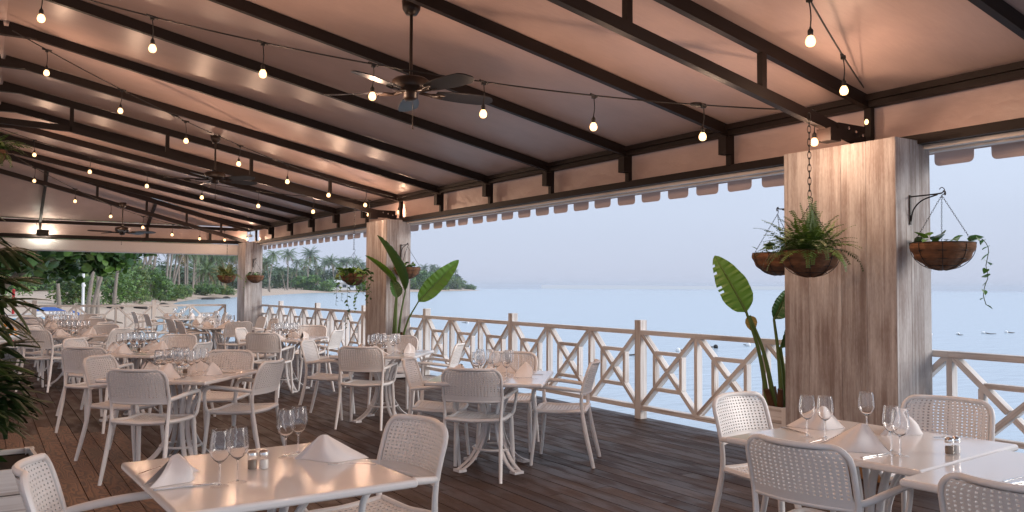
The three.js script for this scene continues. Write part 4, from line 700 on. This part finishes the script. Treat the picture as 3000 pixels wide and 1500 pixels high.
{
  const toCam = (x, z) => { const l = Math.hypot(x, z); return [-x / l, 0.12, -z / l]; }, lat = (x, z, k) => { const l = Math.hypot(x, z); return [-x / l * k + -z / l * (1 - k), 0.1, -z / l * k + x / l * (1 - k)]; };
  const f = [5.74, 0.5, -12.58], r = (a, b) => [5.74 + a, 0.48, -12.58 + b];
  paddlePlant('tall paddle-leaf plant with a bright leaf leaning right, beside the middle column', f, [
    [[6.02, 1.24, -12.31], [6.56, 1.93, -11.95], 0.155, 0.25, toCam(6.2, -12.2), r(0.06, 0.06), M.bop[0], 0.06],
    [[5.86, 1.42, -12.46], [5.50, 2.36, -12.6], 0.16, 1.25, lat(5.7, -12.5, 0.35), r(0.03, 0.02), M.bop[1], 0.04],
    [[5.74, 1.52, -12.52], [5.30, 2.03, -12.75], 0.10, 1.2, lat(5.5, -12.6, 0.5), r(-0.04, 0), M.bop[0], 0],
    [[5.72, 1.30, -12.48], [5.66, 1.62, -12.55], 0.13, 0.7, lat(5.7, -12.5, 0.75), r(-0.02, 0.05), M.bop[1], 0.1]], 3);
  const f2 = [6.08, 0.38, -5.06], q = (a, b) => [6.08 + a, 0.38, -5.06 + b];
  paddlePlant('paddle-leaf plant with a broad torn leaf leaning left, left of the nearest column', f2, [
    [[5.815, 1.27, -5.205], [5.572, 1.775, -5.34], 0.145, 0.3, lat(5.7, -5.25, 0.9), q(-0.08, -0.05), M.bop[0], 0.13],
    [[6.01, 1.21, -5.06], [6.13, 1.48, -4.99], 0.10, 0.6, lat(6.0, -5.0, 0.7), q(0.0, 0.03), M.bop[1], 0],
    [[6.05, 0.95, -5.02], [6.2, 1.3, -4.99], 0.1, 0.9, lat(6.0, -5.0, 0.6), q(0.06, 0.02), M.bop[1], 0],
    [[5.84, 1.24, -5.19], [5.86, 1.10, -5.17], 0.055, 0.3, lat(5.8, -5.2, 0.9), q(-0.05, 0.0), M.bopDry, 0]], 5);
}
// ------------------------------------------------------------------ fan palm in the left planter
function fanLeaf(R, n, spread, droop) {
  const pos = [];
  for (let k = 0; k < n; k++) {
    const a = (k / (n - 1) - 0.5) * spread + rr(-0.06, 0.06), L = R * rr(0.78, 1.05), w = R * 0.082 * rr(0.8, 1.25), N = 6, d = droop * rr(0.7, 1.3);
    const P = (i, s) => { const t = i / N, r = L * t, ww = w * Math.pow(Math.sin(Math.PI * clamp(0.06 + t * 0.86)), 0.6) * s; return V(Math.sin(a) * r + Math.cos(a) * ww, -d * r * t * (1 + 0.8 * Math.abs(a)) - 0.3 * Math.abs(ww) + 0.05 * r, Math.cos(a) * r - Math.sin(a) * ww); };
    for (let i = 0; i < N; i++) for (const s of [1, -1]) { const A = P(i, 0), B = P(i, s), C = P(i + 1, s), D = P(i + 1, 0); pushT(pos, A, B, C, A, C, D); }
  }
  return tri2geo(pos);
}
{
  const p = thing('fan_palm', 'dark green many-fingered fan palm at the left edge in the white planter', 'plant', [-0.19, 0.5, -5.22]);
  const canes = [[0.02, 0.05, 1.32, 0.6], [0.1, -0.05, 1.12, 0.62], [-0.14, 0.08, 1.45, 0.65], [0.16, 0.02, 0.98, 0.72], [0.12, 0.1, 0.5, 0.5], [0.18, 0.0, 0.5, 0.5], [0.14, -0.12, 0.6, 0.5], [0.02, 0.12, 0.48, 0.5], [0.16, -0.05, 0.42, 0.5], [-0.04, 0.0, 0.62, 0.5], [-0.12, 0.1, 0.55, 0.5]];
  canes.forEach(([x, z, h, lo], ci) => {
    const top = V(x * 1.12 + rr(-0.03, 0.03), h, z * 1.12 + rr(-0.03, 0.03)); mesh('cane', sweep([V(x, -0.02, z), V(x * 1.2, h * 0.5, z * 1.2), top], [0.013, 0.011, 0.009], 10, 7), M.cane, p);
    const n = 10;
    for (let i = 0; i < n; i++) {
      const a = i * 2.4 + ci * 1.3, hh = mix(h * lo, h, (i + 1) / n), base = V(mix(x, top.x, hh / h), hh, mix(z, top.z, hh / h)), pet = rr(0.08, 0.17), el = mix(0.1, 0.75, i / n), out = V(Math.sin(a) * Math.cos(el), Math.sin(el), Math.cos(a) * Math.cos(el)), tip = base.clone().addScaledVector(out, pet);
      const g = fanLeaf(rr(0.19, 0.26), 6 + (i % 3), 2.5, rr(0.1, 0.5)).rotateX(-el * 0.55).rotateY(a).translate(tip.x, tip.y, tip.z); const st = mesh('leaf', g, M.lady[(i + ci) % 3], p); mesh('petiole', sweep([base, base.clone().lerp(tip, 0.5).add(V(0, 0.012, 0)), tip], 0.0035, 6, 5), M.stem, st);
    }
  });
  const l = []; for (let i = 0; i < 70; i++) { const a = rr(0, 6.28), r = rr(0, 0.26); l.push(placeLeaf(heart, V(Math.cos(a) * r, rr(0, 0.1), Math.sin(a) * r), V(Math.cos(a), rr(-0.3, 1), Math.sin(a)), rr(0.05, 0.11), rr(-1, 1)).scale(1, 1, 1)); } mesh('ground_leaves', join(l), M.lady[1], p);
}

// ================================================================== BEYOND THE DECK
// ------------------------------------------------------------------ sea grape tree hanging over the end of the deck
function discLeaf(r) { const pos = [], c = V(0, 0, 0), n = 9; for (let i = 0; i < n; i++) { const a = (i / n) * 6.283, b = ((i + 1) / n) * 6.283, P = (t) => V(Math.cos(t) * r * (1 - 0.12 * Math.cos(t / 2)), 0.12 * r * Math.cos(2 * t), Math.sin(t) * r); pushT(pos, c, P(a), P(b)); } return tri2geo(pos); }
const discs = [discLeaf(0.115), discLeaf(0.145), discLeaf(0.175)];
function leafyMass(n, inside, leafOf) { const out = []; for (let i = 0; i < n; i++) { const p = inside(); const g = leafOf(i).clone(); g.rotateX(rr(-1.3, 1.3)).rotateY(rr(0, 6.28)).rotateZ(rr(-0.9, 0.9)).translate(p.x, p.y, p.z); out.push(g); } return join(out); }
function seaGrape(label, base, blobs, trunkPts, seedN) {
  const t = thing('sea_grape_tree', label, 'tree', base); for (const [pts, r] of trunkPts) mesh('trunk', sweep(pts.map((q) => V(...q)), r, 22, 9), M.bark, t);
  for (let k = 0; k < 3; k++) mesh('crown', join(blobs.map(([x, y, z, rx, ry, rz, n]) => leafyMass(Math.round(n / 3), () => { let v; do v = V(rr(-1, 1), rr(-1, 1), rr(-1, 1)); while (v.lengthSq() > 1); const s = 0.62 + 0.38 * fbm(v.x * 3 + x, v.y * 3 + z, 2); v.normalize().multiplyScalar(Math.pow(rnd(), 0.4) * s * 1.2); return V(x + v.x * rx, y + v.y * ry, z + v.z * rz); }, (i) => discs[i % 3]))), M.grape[k], t);
}
seaGrape('sea grape tree with round leaves hanging behind the far left of the deck', [0.5, -0.3, -31], [[-0.6, 3.0, 0.6, 1.5, 1.0, 1.6, 620], [0.9, 3.2, 1.4, 1.5, 1.0, 1.8, 620], [2.3, 3.3, 0.5, 1.3, 0.85, 1.6, 470], [1.2, 2.5, -0.8, 1.5, 0.7, 1.2, 380], [3.6, 3.3, -0.3, 1.2, 0.75, 1.2, 330], [4.7, 3.7, -0.8, 1.0, 0.6, 1.2, 260], [3.0, 2.6, 0.4, 0.8, 0.5, 0.8, 160], [-1.8, 2.8, 1.2, 1.2, 1.3, 1.5, 380], [0.4, 4.4, 0, 2.6, 0.9, 2.2, 420]],
  [[[[-0.9, -0.4, -1.5], [-0.7, 1.0, -1.2], [-0.1, 2.2, -0.6], [0.6, 3.3, 0.2]], [0.28, 0.2, 0.14, 0.07]], [[[-0.7, 0.8, -1.3], [0.6, 2.2, -0.4], [2.0, 2.9, 0.2], [3.2, 3.3, 0.0]], [0.15, 0.11, 0.08, 0.03]], [[[-0.7, 0.9, -1.2], [-1.2, 2.2, 0], [-1.5, 3.0, 1.0]], [0.14, 0.09, 0.04]]]);
// ------------------------------------------------------------------ coconut palms
function crownGeo(n, L, droopK, dry) {
  const pos = [], posD = [];
  for (let f = 0; f < n; f++) {
    const a = f * 2.399 + rr(-0.2, 0.2), el = mix(1.25, -0.55, (f + 0.5) / n) + rr(-0.12, 0.12), len = L * rr(0.85, 1.1), N = 15, pts = arch(len, el, rr(0.9, 1.5) * droopK, N), into = el < -0.4 && dry ? posD : pos;
    const R = (v) => { const c = Math.cos(a), s = Math.sin(a); return V(v.x * c + v.z * s, v.y, -v.x * s + v.z * c); };
    for (let i = 1; i < N; i++) { const p = pts[i], t = pts[i + 1].clone().sub(p).normalize(), w = L * 0.23 * Math.sin(Math.PI * clamp(i / N * 0.9 + 0.12)) , st = len / N * 0.38; for (const s of [-1, 1]) for (const q of [0.15, 0.65]) { const b = p.clone().lerp(pts[i + 1], q), tip = b.clone().add(V(s * w * 0.8, -w * rr(0.25, 0.75), 0)).addScaledVector(t, w * 0.45); pushT(into, R(b.clone().addScaledVector(t, -st * 0.5)), R(b.clone().addScaledVector(t, st * 0.6)), R(tip)); } }
    for (let i = 0; i < N; i++) { const h = 0.05 * (1 - i / N) + 0.012; pushT(into, R(pts[i].clone().add(V(-h, 0, 0))), R(pts[i].clone().add(V(h, 0, 0))), R(pts[i + 1])); }
  }
  return [tri2geo(pos), posD.length ? tri2geo(posD) : null];
}
const crowns = [crownGeo(32, 3.9, 1, true), crownGeo(28, 3.6, 1.15, true), crownGeo(34, 4.2, 0.9, true), crownGeo(26, 3.4, 1.3, false)];
const groundY = (d) => 0.4 + 0.001 * d;
let palmN = 0;
function palm(label, bx0, by, bz, tx, ty, tz, s = 1, group = 'coconut palms along the bay') {
  by = Math.min(by, terrainY(bx0, bz) + 0.1); const p = thing('coconut_palm', label, 'palm tree', [bx0, by, bz], 0, group), dx = tx - bx0, dy = ty - by, dz = tz - bz, k = palmN++ % 4;
  mesh('trunk', sweep([V(0, -0.4, 0), V(dx * 0.12, dy * 0.2, dz * 0.12), V(dx * 0.42, dy * 0.55, dz * 0.42), V(dx, dy, dz)], [0.3 * s, 0.19 * s, 0.15 * s, 0.12 * s], 14, 7), M.bark, p);
  const c = mesh('crown', crowns[k][0], M.palm[palmN % 3], p); c.position.set(dx, dy, dz); c.rotation.y = rr(0, 6.28); c.scale.setScalar(s);
  if (crowns[k][1]) mesh('dry_fronds', crowns[k][1], M.palmDry, c);
}
const PALMS = [[84.3, -284.8, 12.6], [102, -325.1, 14.3], [132.6, -389.2, 17.3], [136.5, -394.1, 14.9], [76.8, -267, 9.4], [114.1, -351.1, 12.2], [124.9, -372.1, 12.2], [138.7, -393.8, 10.6], [150.2, -416.6, 14.2], [150.4, -409.1, 14.4], [159.7, -424.6, 12.9], [166.3, -434.4, 15.3], [170, -437.8, 15.7], [181, -452.8, 15.7], [96.2, -316.5, 8], [113.1, -353.6, 8.1], [118.8, -358.7, 7.5], [189.4, -463.2, 14.9], [75.4, -268.2, 8.5], [284, -570.9, 16.2], [301.9, -591.1, 18.4], [324, -626.1, 17.2], [375.6, -690.3, 17.2], [369.7, -682.7, 11], [400.8, -726.4, 6.9], [350.6, -659, 12.7], [271.8, -556.3, 12.2], [197.5, -474.8, 13.2], [46.4, -205.4, 9.1], [54, -229.5, 10.5], [55.8, -227.6, 9.4], [56.3, -224.2, 10], [46.5, -215, 10.3], [43, -209.8, 10.4], [33.5, -172.9, 9.1], [63.1, -244.4, 9.3], [66.3, -246.3, 8.4], [52.8, -227.9, 7.7], [73.3, -264.6, 9.5], [45.7, -206.8, 7.5], [45.4, -215.4, 8.1]];
const ORD = ['leftmost', 'second', 'third', 'fourth', 'fifth', 'sixth', 'seventh', 'eighth', 'ninth', 'tenth', 'eleventh', 'twelfth', 'thirteenth', 'fourteenth', 'fifteenth', 'sixteenth', 'seventeenth', 'eighteenth', 'nineteenth', 'twentieth', 'last'];
const palmSide = (i) => (i < 19 || i === 27 ? 'of the row between the far and middle columns' : i < 27 ? 'on the distant point past the middle column' : 'above the far end railing'), rank = {};
PALMS.map((q, i) => [q, palmSide(i)]).sort((a, b) => a[0][0] / -a[0][1] - b[0][0] / -b[0][1]).forEach(([[x, z, h], side]) => {
  const d = Math.hypot(x, z), base = groundY(d) + 0.3, k = (rank[side] = (rank[side] ?? -1) + 1); palm(`slender coconut palm, ${ORD[k]} from left ${side}`.replace('leftmost from left', 'leftmost'), x + rr(-2, 2), base, z + rr(-2, 2), x, h, z, (d > 380 ? 1.2 : 1.12) * clamp((h - 1) / 11, 0.72, 1.15), 'coconut palms round the bay');
});
const TRUNKS = [[14.8, 0.3, -103.3, 18.6, 9.6, -100.5, 'thick coconut palm leaning right at the beach edge'], [19.2, 0.6, -121.1, 20.3, 10.2, -120, 'upright coconut palm behind the thick leaning one'], [24.1, 0.8, -138.1, 24.6, 9.6, -137.5, 'coconut palm with a thin pale trunk, left one of the middle group'], [24.9, 0.8, -140.7, 25.8, 10.7, -139.8, 'tall pale coconut palm of the middle group'], [25.8, 0.4, -143.3, 28.6, 10.4, -141.2, 'coconut palm leaning right in the middle group above the beach'], [33.6, 0.9, -170, 33.5, 9.8, -169.9, 'straight coconut palm right of the middle group'], [36.5, 1, -179.2, 36.8, 8.6, -179.1, 'straight coconut palm before the farthest column'], [39.8, 0.5, -189, 43.6, 4.2, -186.4, 'nearly fallen coconut palm leaning over the beach'], [4.7, 0.4, -47.9, 6.1, 4.6, -46.8, 'curved palm trunk leaning right behind the flagpole'], [6.3, 0.6, -59.2, 6.2, 5.8, -59.1, 'straight palm trunk right of the flagpole'], [4.5, 0.6, -47.3, 5.3, 5.5, -46.7, 'stout palm trunk just left of the straight one'], [9.7, 0.5, -79.6, 10.4, 6.8, -79, 'short palm with ragged trunk above the root mound'], [3.8, 0.3, -53.9, 3.2, 4.8, -53.5, 'grey tree trunk under the sea grape leaves'], [40.5, 0.8, -186, 40.6, 4.8, -186, 'low young coconut palm at the edge of the thicket']];
const BAND = [[23.5, -152, 9.5], [27, -163, 10.5], [30, -160, 8.6], [34, -181, 11], [37.5, -190, 9.2], [41, -196, 10.6], [44.5, -212, 11.6], [49.5, -214, 9], [21.5, -141, 8.8], [25.5, -170, 11.4], [32, -192, 12], [38.5, -205, 12.2]].sort((a, b) => a[0] / -a[1] - b[0] / -b[1]);
BAND.forEach(([x, z, h], i) => palm(`bushy coconut palm in the grove behind the beach, ${ORD[i]} from left`.replace('leftmost from left', 'leftmost'), x + rr(-2, 2), 0.6, z + rr(-2, 2), x, h, z, rr(0.95, 1.15), 'grove of palms behind the beach'));
for (const [a, b, c, d, e, f, l] of TRUNKS) palm(l, a, b, c, d, e, f, Math.abs(c) < 65 ? 0.5 : Math.abs(c) < 90 ? 0.7 : 0.95, 'palms behind the beach');
// ------------------------------------------------------------------ thickets and shrubs
const leafQ = (() => { const pos = []; for (let i = 0; i < 5; i++) { const c = V(rr(-0.5, 0.5), rr(-0.35, 0.35), rr(-0.5, 0.5)), a = rr(0, 6.28), b = rr(-0.8, 0.8), u = V(Math.cos(a), b, Math.sin(a)).multiplyScalar(0.34), w = V(-Math.sin(a), rr(-0.5, 0.5), Math.cos(a)).multiplyScalar(0.17); pushT(pos, c.clone().sub(u), c.clone().add(w), c.clone().add(u), c.clone().sub(u), c.clone().add(u), c.clone().sub(w)); } return tri2geo(pos); })();
function shrub(label, x, y, z, rx, ry, n, mat, sc) {
  y = Math.min(y, terrainY(x, z) + 0.1); const s = thing('shrub', label, 'shrub', [x, y, z], 0, 'shrubs behind the beach'); const lobes = Array.from({ length: 7 }, () => [rr(-0.7, 0.7) * rx, rr(0.1, 0.95) * ry, rr(-0.6, 0.6) * rx, rr(0.35, 0.6)]);
  for (let h = 0; h < 2; h++) mesh('foliage', leafyMass(n / 2, () => { const l = lobes[Math.floor(rnd() * 7)], a = rr(0, 6.28), b = Math.acos(rr(-1, 1)), r = l[3] * Math.pow(rnd(), 0.33); return V(l[0] + Math.sin(b) * Math.cos(a) * r * rx, l[1] + Math.cos(b) * r * ry * 0.8, l[2] + Math.sin(b) * Math.sin(a) * r * rx); }, () => leafQ.clone().scale(sc, sc, sc)), M.shrub[(mat + h) % 4], s);
  mesh('stem', sweep([V(0, -0.5, 0), V(0.1, ry * 0.5, 0)], [0.12, 0.05], 4, 6), M.barkD, s);
}
shrub('broad bright green bush behind the thick leaning palm', 19.5, 0.4, -122, 3.4, 3.6, 900, 1, 0.5);
shrub('rounded green bush at the foot of the thick leaning palm', 16.6, 0.4, -112, 1.5, 1.8, 420, 0, 0.36);
shrub('yellow-green bush right of the thick leaning palm', 23.5, 0.5, -133, 2.4, 2.0, 480, 3, 0.45);
shrub('low green bush under the middle palms', 28.5, 0.6, -152, 3, 1.7, 520, 2, 0.5);
shrub('dark green bush right of the middle palms', 33.5, 0.6, -166, 3, 1.9, 480, 0, 0.5);
shrub('green bush beside the nearly fallen palm', 39.5, 0.6, -182, 3.4, 2.2, 520, 1, 0.6);
shrub('olive bush left of the farthest column', 47, 0.6, -196, 3.8, 2.4, 520, 3, 0.6);
shrub('leafy bush above the root mound', 13.4, 0.5, -100, 2.6, 3.4, 640, 2, 0.4);
shrub('tall leafy bush behind the curved palm trunk', 10.2, 0.4, -86, 2.8, 4.2, 760, 0, 0.4);
shrub('dark hedge bush behind the kiosks', 6.4, 0.3, -78, 3.0, 3.0, 640, 2, 0.4);
shrub('dark bush left of the kiosks', 1.0, 0.3, -70, 3.2, 3.2, 640, 0, 0.4);
shrub('round bush right of the farthest column on the sand edge', 58, 0.5, -221, 2.0, 1.5, 360, 2, 0.55);
shrub('dark bush before the white house', 121, 0.6, -348, 9, 5.2, 620, 0, 1.6);
shrub('dark bush right of the white house', 150, 0.6, -382, 11, 5.4, 620, 2, 1.7);
shrub('dark green tree mass right of the middle column', 222, 0.6, -470, 16, 13, 900, 0, 2.4);
shrub('low green mass on the distant point', 275, 0.6, -545, 17, 9, 800, 2, 2.4);
shrub('outermost bush on the distant point', 372, 0.2, -676, 14, 6, 620, 0, 2.2);
shrub('bush in the middle of the distant point', 325, 0.4, -612, 16, 8, 700, 2, 2.4);
{
  const N = 26000, im = new THREE.InstancedMesh(leafQ, new THREE.MeshPhysicalMaterial({ color: 0xffffff, roughness: 0.6, side: THREE.DoubleSide, transmission: 0.15, thickness: 0 }), N), m = new THREE.Matrix4(), q = new THREE.Quaternion(), e = new THREE.Euler(), c = new THREE.Color();
  const pts = shoreCurve.getPoints(500); let k = 0;
  while (k < N) {
    const i = Math.floor(rnd() < 0.68 ? mix(105, 310, rnd()) : mix(310, 465, rnd())), p = pts[i], t = pts[i + 1].clone().sub(pts[i - 1]).normalize(), far = Math.hypot(p.x, p.z); const inl = (20 + far * 0.03 + Math.pow(rnd(), 1.6) * (30 + far * 0.05)) * (i > 380 ? 0.45 : 1) * (far < 100 ? 1.15 : 1);
    const x = p.x + t.z * inl, z = p.z - t.x * inl, hh = (far < 215 ? 5.5 + far * 0.012 : 3.4 + far * 0.0135) * (0.5 + 0.9 * fbm(i * 0.13, inl * 0.06, 3)) * mix(0.7, 1.5, clamp((inl - 22) / 60)), y = groundY(far) + Math.pow(rnd(), 0.8) * hh;
    const s = (0.75 + far * 0.0048) * rr(0.7, 1.3); e.set(rr(-0.5, 0.5), rr(0, 6.28), rr(-0.5, 0.5)); m.compose(V(x, y, z), q.setFromEuler(e), V(s, s, s)); im.setMatrixAt(k, m); const g = rr(0.7, 1.35) * mix(0.8, 1.25, fbm(x * 0.05, z * 0.05, 2)); c.setRGB(0.055 * g * rr(0.8, 1.25), 0.105 * g, 0.032 * g); im.setColorAt(k, c); k++;
  }
  im.name = 'thicket'; im.userData = { label: 'mass of undergrowth behind the palms round the bay', category: 'undergrowth', kind: 'stuff' }; im.castShadow = im.receiveShadow = true; scene.add(im);
}
// ------------------------------------------------------------------ rocks, root mounds, driftwood
function lump(name, label, cat, x, y, z, sx, sy, sz, mat, k) { const g = new THREE.IcosahedronGeometry(1, 3), p = g.attributes.position; for (let i = 0; i < p.count; i++) { const v = V(p.getX(i), p.getY(i), p.getZ(i)), s = 0.72 + 0.55 * fbm(v.x * 1.6 + k * 7, v.y * 1.6 + v.z * 1.3, 4); p.setXYZ(i, v.x * s * sx, v.y * s * sy, v.z * s * sz); } g.computeVertexNormals(); solo(name, planeUV(g, 0, 1, 1), mat, label, cat, [x, y === WATER ? y : terrainY(x, z) + sy * 0.2, z], k); }
lump('root_mound', 'dark root mound at the foot of the ragged palm', 'root mound', 9.6, -0.12, -78, 0.75, 0.34, 0.6, M.rock, 1); lump('root_mound', 'black fibrous root mound right of the ragged palm', 'root mound', 12.2, -0.22, -82, 0.75, 0.36, 0.6, M.rock, 2);
lump('root_mound', 'low root mound left of the flagpole', 'root mound', 3.4, -0.02, -53.4, 0.9, 0.32, 0.6, M.rock, 3); lump('root_mound', 'root mound under the thick leaning palm', 'root mound', 16.8, -0.2, -97, 0.6, 0.34, 0.5, M.rock, 4);
lump('rock', 'black boulder on the sand beside the water', 'rock', 41.5, -0.3, -172, 1.1, 0.42, 0.7, M.rock, 5); lump('root_mound', 'tangle of dark roots below the nearly fallen palm', 'root mound', 33.8, -0.1, -153, 1.2, 0.5, 0.8, M.rock, 6); lump('root_mound', 'small dark root clump left of the tangle', 'root mound', 24.8, -0.1, -136, 0.7, 0.4, 0.6, M.rock, 7);
lump('rock', 'rock in the water right of the nearest column', 'rock', 205, WATER, -96, 3.6, 1.0, 1.4, M.rock, 8);
solo('driftwood', sweep([V(-3, 0.2, 0), V(0, 0.35, 0.3), V(3, 0.15, 0), V(6.5, 0, 0.4)], [0.22, 0.18, 0.14, 0.05], 14, 7), M.barkD, 'long driftwood log lying on the beach before the boulder', 'driftwood', [37, terrainY(37, -163) - 0.05, -163]);
solo('driftwood', sweep([V(-1, 0.1, 0), V(0, 0.3, 0.1), V(1.1, 0.1, 0)], [0.1, 0.14, 0.03], 10, 6), M.barkD, 'short driftwood piece on the sand below the end railing', 'driftwood', [5.6, terrainY(5.6, -51) - 0.02, -51]);
// ------------------------------------------------------------------ white house, buoys, beach gear
{
  const h = thing('beach_house', 'white house among the palms across the bay', 'house', [138, 0.2, -362], -0.35);
  mesh('wall', bx(13, 3.2, 6, 0, 1.6, 0), M.house, h); const rf = mesh('roof', bx(14.5, 0.45, 7.4, 0, 3.5, 0), M.whiteP, h); mesh('parapet', bx(9, 0.7, 5, 1, 4.05, 0), M.house, rf);
  for (const x of [-4.8, -1.6, 1.6, 4.8]) { const w = mesh('window', bx(1.9, 1.5, 0.1, x, 1.8, 3.03), M.roofGrey, h); mesh('pane', bx(1.6, 1.2, 0.1, x, 1.8, 3.07), M.pane, w); }
}
[[22, -23], [26.7, -23.8], [19.3, -22.1], [41.6, -24.9], [43.6, -24.6], [45.9, -24.5], [47.9, -24.3], [30.5, -21.8], [27.1, -48], [24.6, -23.6]].forEach(([x, z], i) => { const b = thing('buoy', ['white ball buoy beyond the railing, left of the paddle leaf', 'white ball buoy behind the paddle-leaf stalks', 'small dark buoy just left of a railing post', 'white buoy touching the right edge of the nearest column', 'white buoy in the line right of the nearest column, second', 'white buoy in the line right of the nearest column, third', 'white buoy in the line at the right edge of the picture', 'white buoy hidden behind the nearest column', 'lone white buoy above the railing beside the middle column', 'dark buoy between two white ones beyond the railing'][i], 'buoy', [x, WATER + 0.02, z], i, 'mooring buoys'); mesh('float', new THREE.SphereGeometry(0.095, 14, 10).translate(0, 0.03, 0), i === 2 || i === 9 ? M.wire : M.whiteP, b); mesh('rope', sweep([V(0.12, 0.03, 0), V(0.35, 0.0, 0.05), V(0.62, 0.01, -0.04)], [0.03, 0.02, 0.012], 8, 6), M.barkD, b); });
{
  const pole = thing('flagpole', 'thin white flagpole behind the end railing', 'pole', [4.13, terrainY(4.13, -44.8) - 0.05, -44.8]); mesh('shaft', sweep([V(0, 0, 0), V(-0.03, 4.8, 0)], [0.07, 0.05], 4, 8), M.whiteP, pole); mesh('collar', new THREE.CylinderGeometry(0.09, 0.09, 0.1, 10).translate(0, 2.2, 0), M.whiteP, pole);
  const rp = thing('red_post', 'slim red post at the left edge beyond the deck', 'post', [0.98, terrainY(0.98, -35) - 0.05, -35]); mesh('shaft', sweep([V(0, 0, 0), V(0, 1.9, 0)], 0.045, 4, 8), M.redP, rp); mesh('cap', new THREE.SphereGeometry(0.055, 10, 8).translate(0, 1.9, 0), M.redP, rp);
  for (const [x, z, w, l] of [[2.62, -43.2, 1.25, 'white beach kiosk with blue gabled top left of the flagpole'], [3.5, -43.0, 0.55, 'small white kiosk with blue frame beside the flagpole']]) {
    const k = thing('kiosk', l, 'kiosk', [x, terrainY(x, z) - 0.02, z]); mesh('body', bx(w, 0.9, 0.7, 0, 0.45, 0), M.whiteP, k); const sh = new THREE.Shape(); sh.moveTo(-w * 0.52, 0); sh.lineTo(0, w * 0.2); sh.lineTo(w * 0.52, 0); mesh('gable', clean(new THREE.ExtrudeGeometry(sh, { depth: 0.76, bevelEnabled: false })).translate(0, 0.9, -0.38), M.blueP, k); for (const s of [-1, 1]) mesh('corner_trim', bx(0.05, 0.9, 0.05, s * w * 0.48, 0.45, 0.36), M.blueP, k);
  }
  const board = (label, x, y, z, turn, m1, m2, L = 3.0, rz = 0) => { const b = thing('kayak', label, 'kayak', [x, y, z], turn, 'kayaks and boards on the beach'); const hull = new THREE.SphereGeometry(1, 24, 14); hull.scale(L / 2, 0.16, 0.36); const p = hull.attributes.position; for (let i = 0; i < p.count; i++) { const t = Math.abs(p.getX(i)) / (L / 2); p.setY(i, p.getY(i) + 0.14 * t * t); } hull.computeVertexNormals(); b.rotation.z = rz; const gy = terrainY(x, z); if (y - 0.16 > gy + 0.06) { const tr = thing('trestle', 'wooden trestle carrying the ' + label.split(' ').slice(0, 3).join(' '), 'trestle', [x, gy, z], turn, 'trestles under the boards'), hh = y - 0.13 - gy; for (const s of [-1, 1]) { mesh('bar', bx(0.07, 0.06, 0.6, s * L * 0.22, hh - 0.03, 0), M.barkD, tr); for (const q of [-1, 1]) mesh('leg', bx(0.05, hh - 0.06, 0.05, s * L * 0.22, (hh - 0.06) / 2, q * 0.24), M.barkD, tr); } } mesh('hull', hull, m1, b); mesh('seat', rbx(0.5, 0.12, 0.36, 0.04, -0.1, 0.13, 0), m2, b); mesh('stripe', new THREE.TorusGeometry(0.36, 0.02, 5, 24).rotateX(Math.PI / 2).scale(L / 2 / 0.36 * 0.97, 1, 0.98).translate(0, 0.02, 0), m2, b); };
  board('white kayak with orange seat behind the left end railing', 0.9, 0.0, -29, 0.12, M.whiteP, M.orangeP, 3.2); board('orange kayak lying behind the red post', 1.75, 0.12, -30.2, 0.2, M.orangeP, M.wire, 2.4); board('dark teal canoe on the sand before the kiosks', 2.1, -0.05, -34, 0.15, M.tealP, M.cyanP, 4.2); board('light blue paddle board low at the left edge', 0.45, -0.4, -26.5, 0.3, M.cyanP, M.whiteP, 3.0); board('white paddle board leaning at the left edge', 0.2, 0.35, -32, 0.2, M.whiteP, M.cyanP, 3.4);
}
renderer.render(scene, camera);
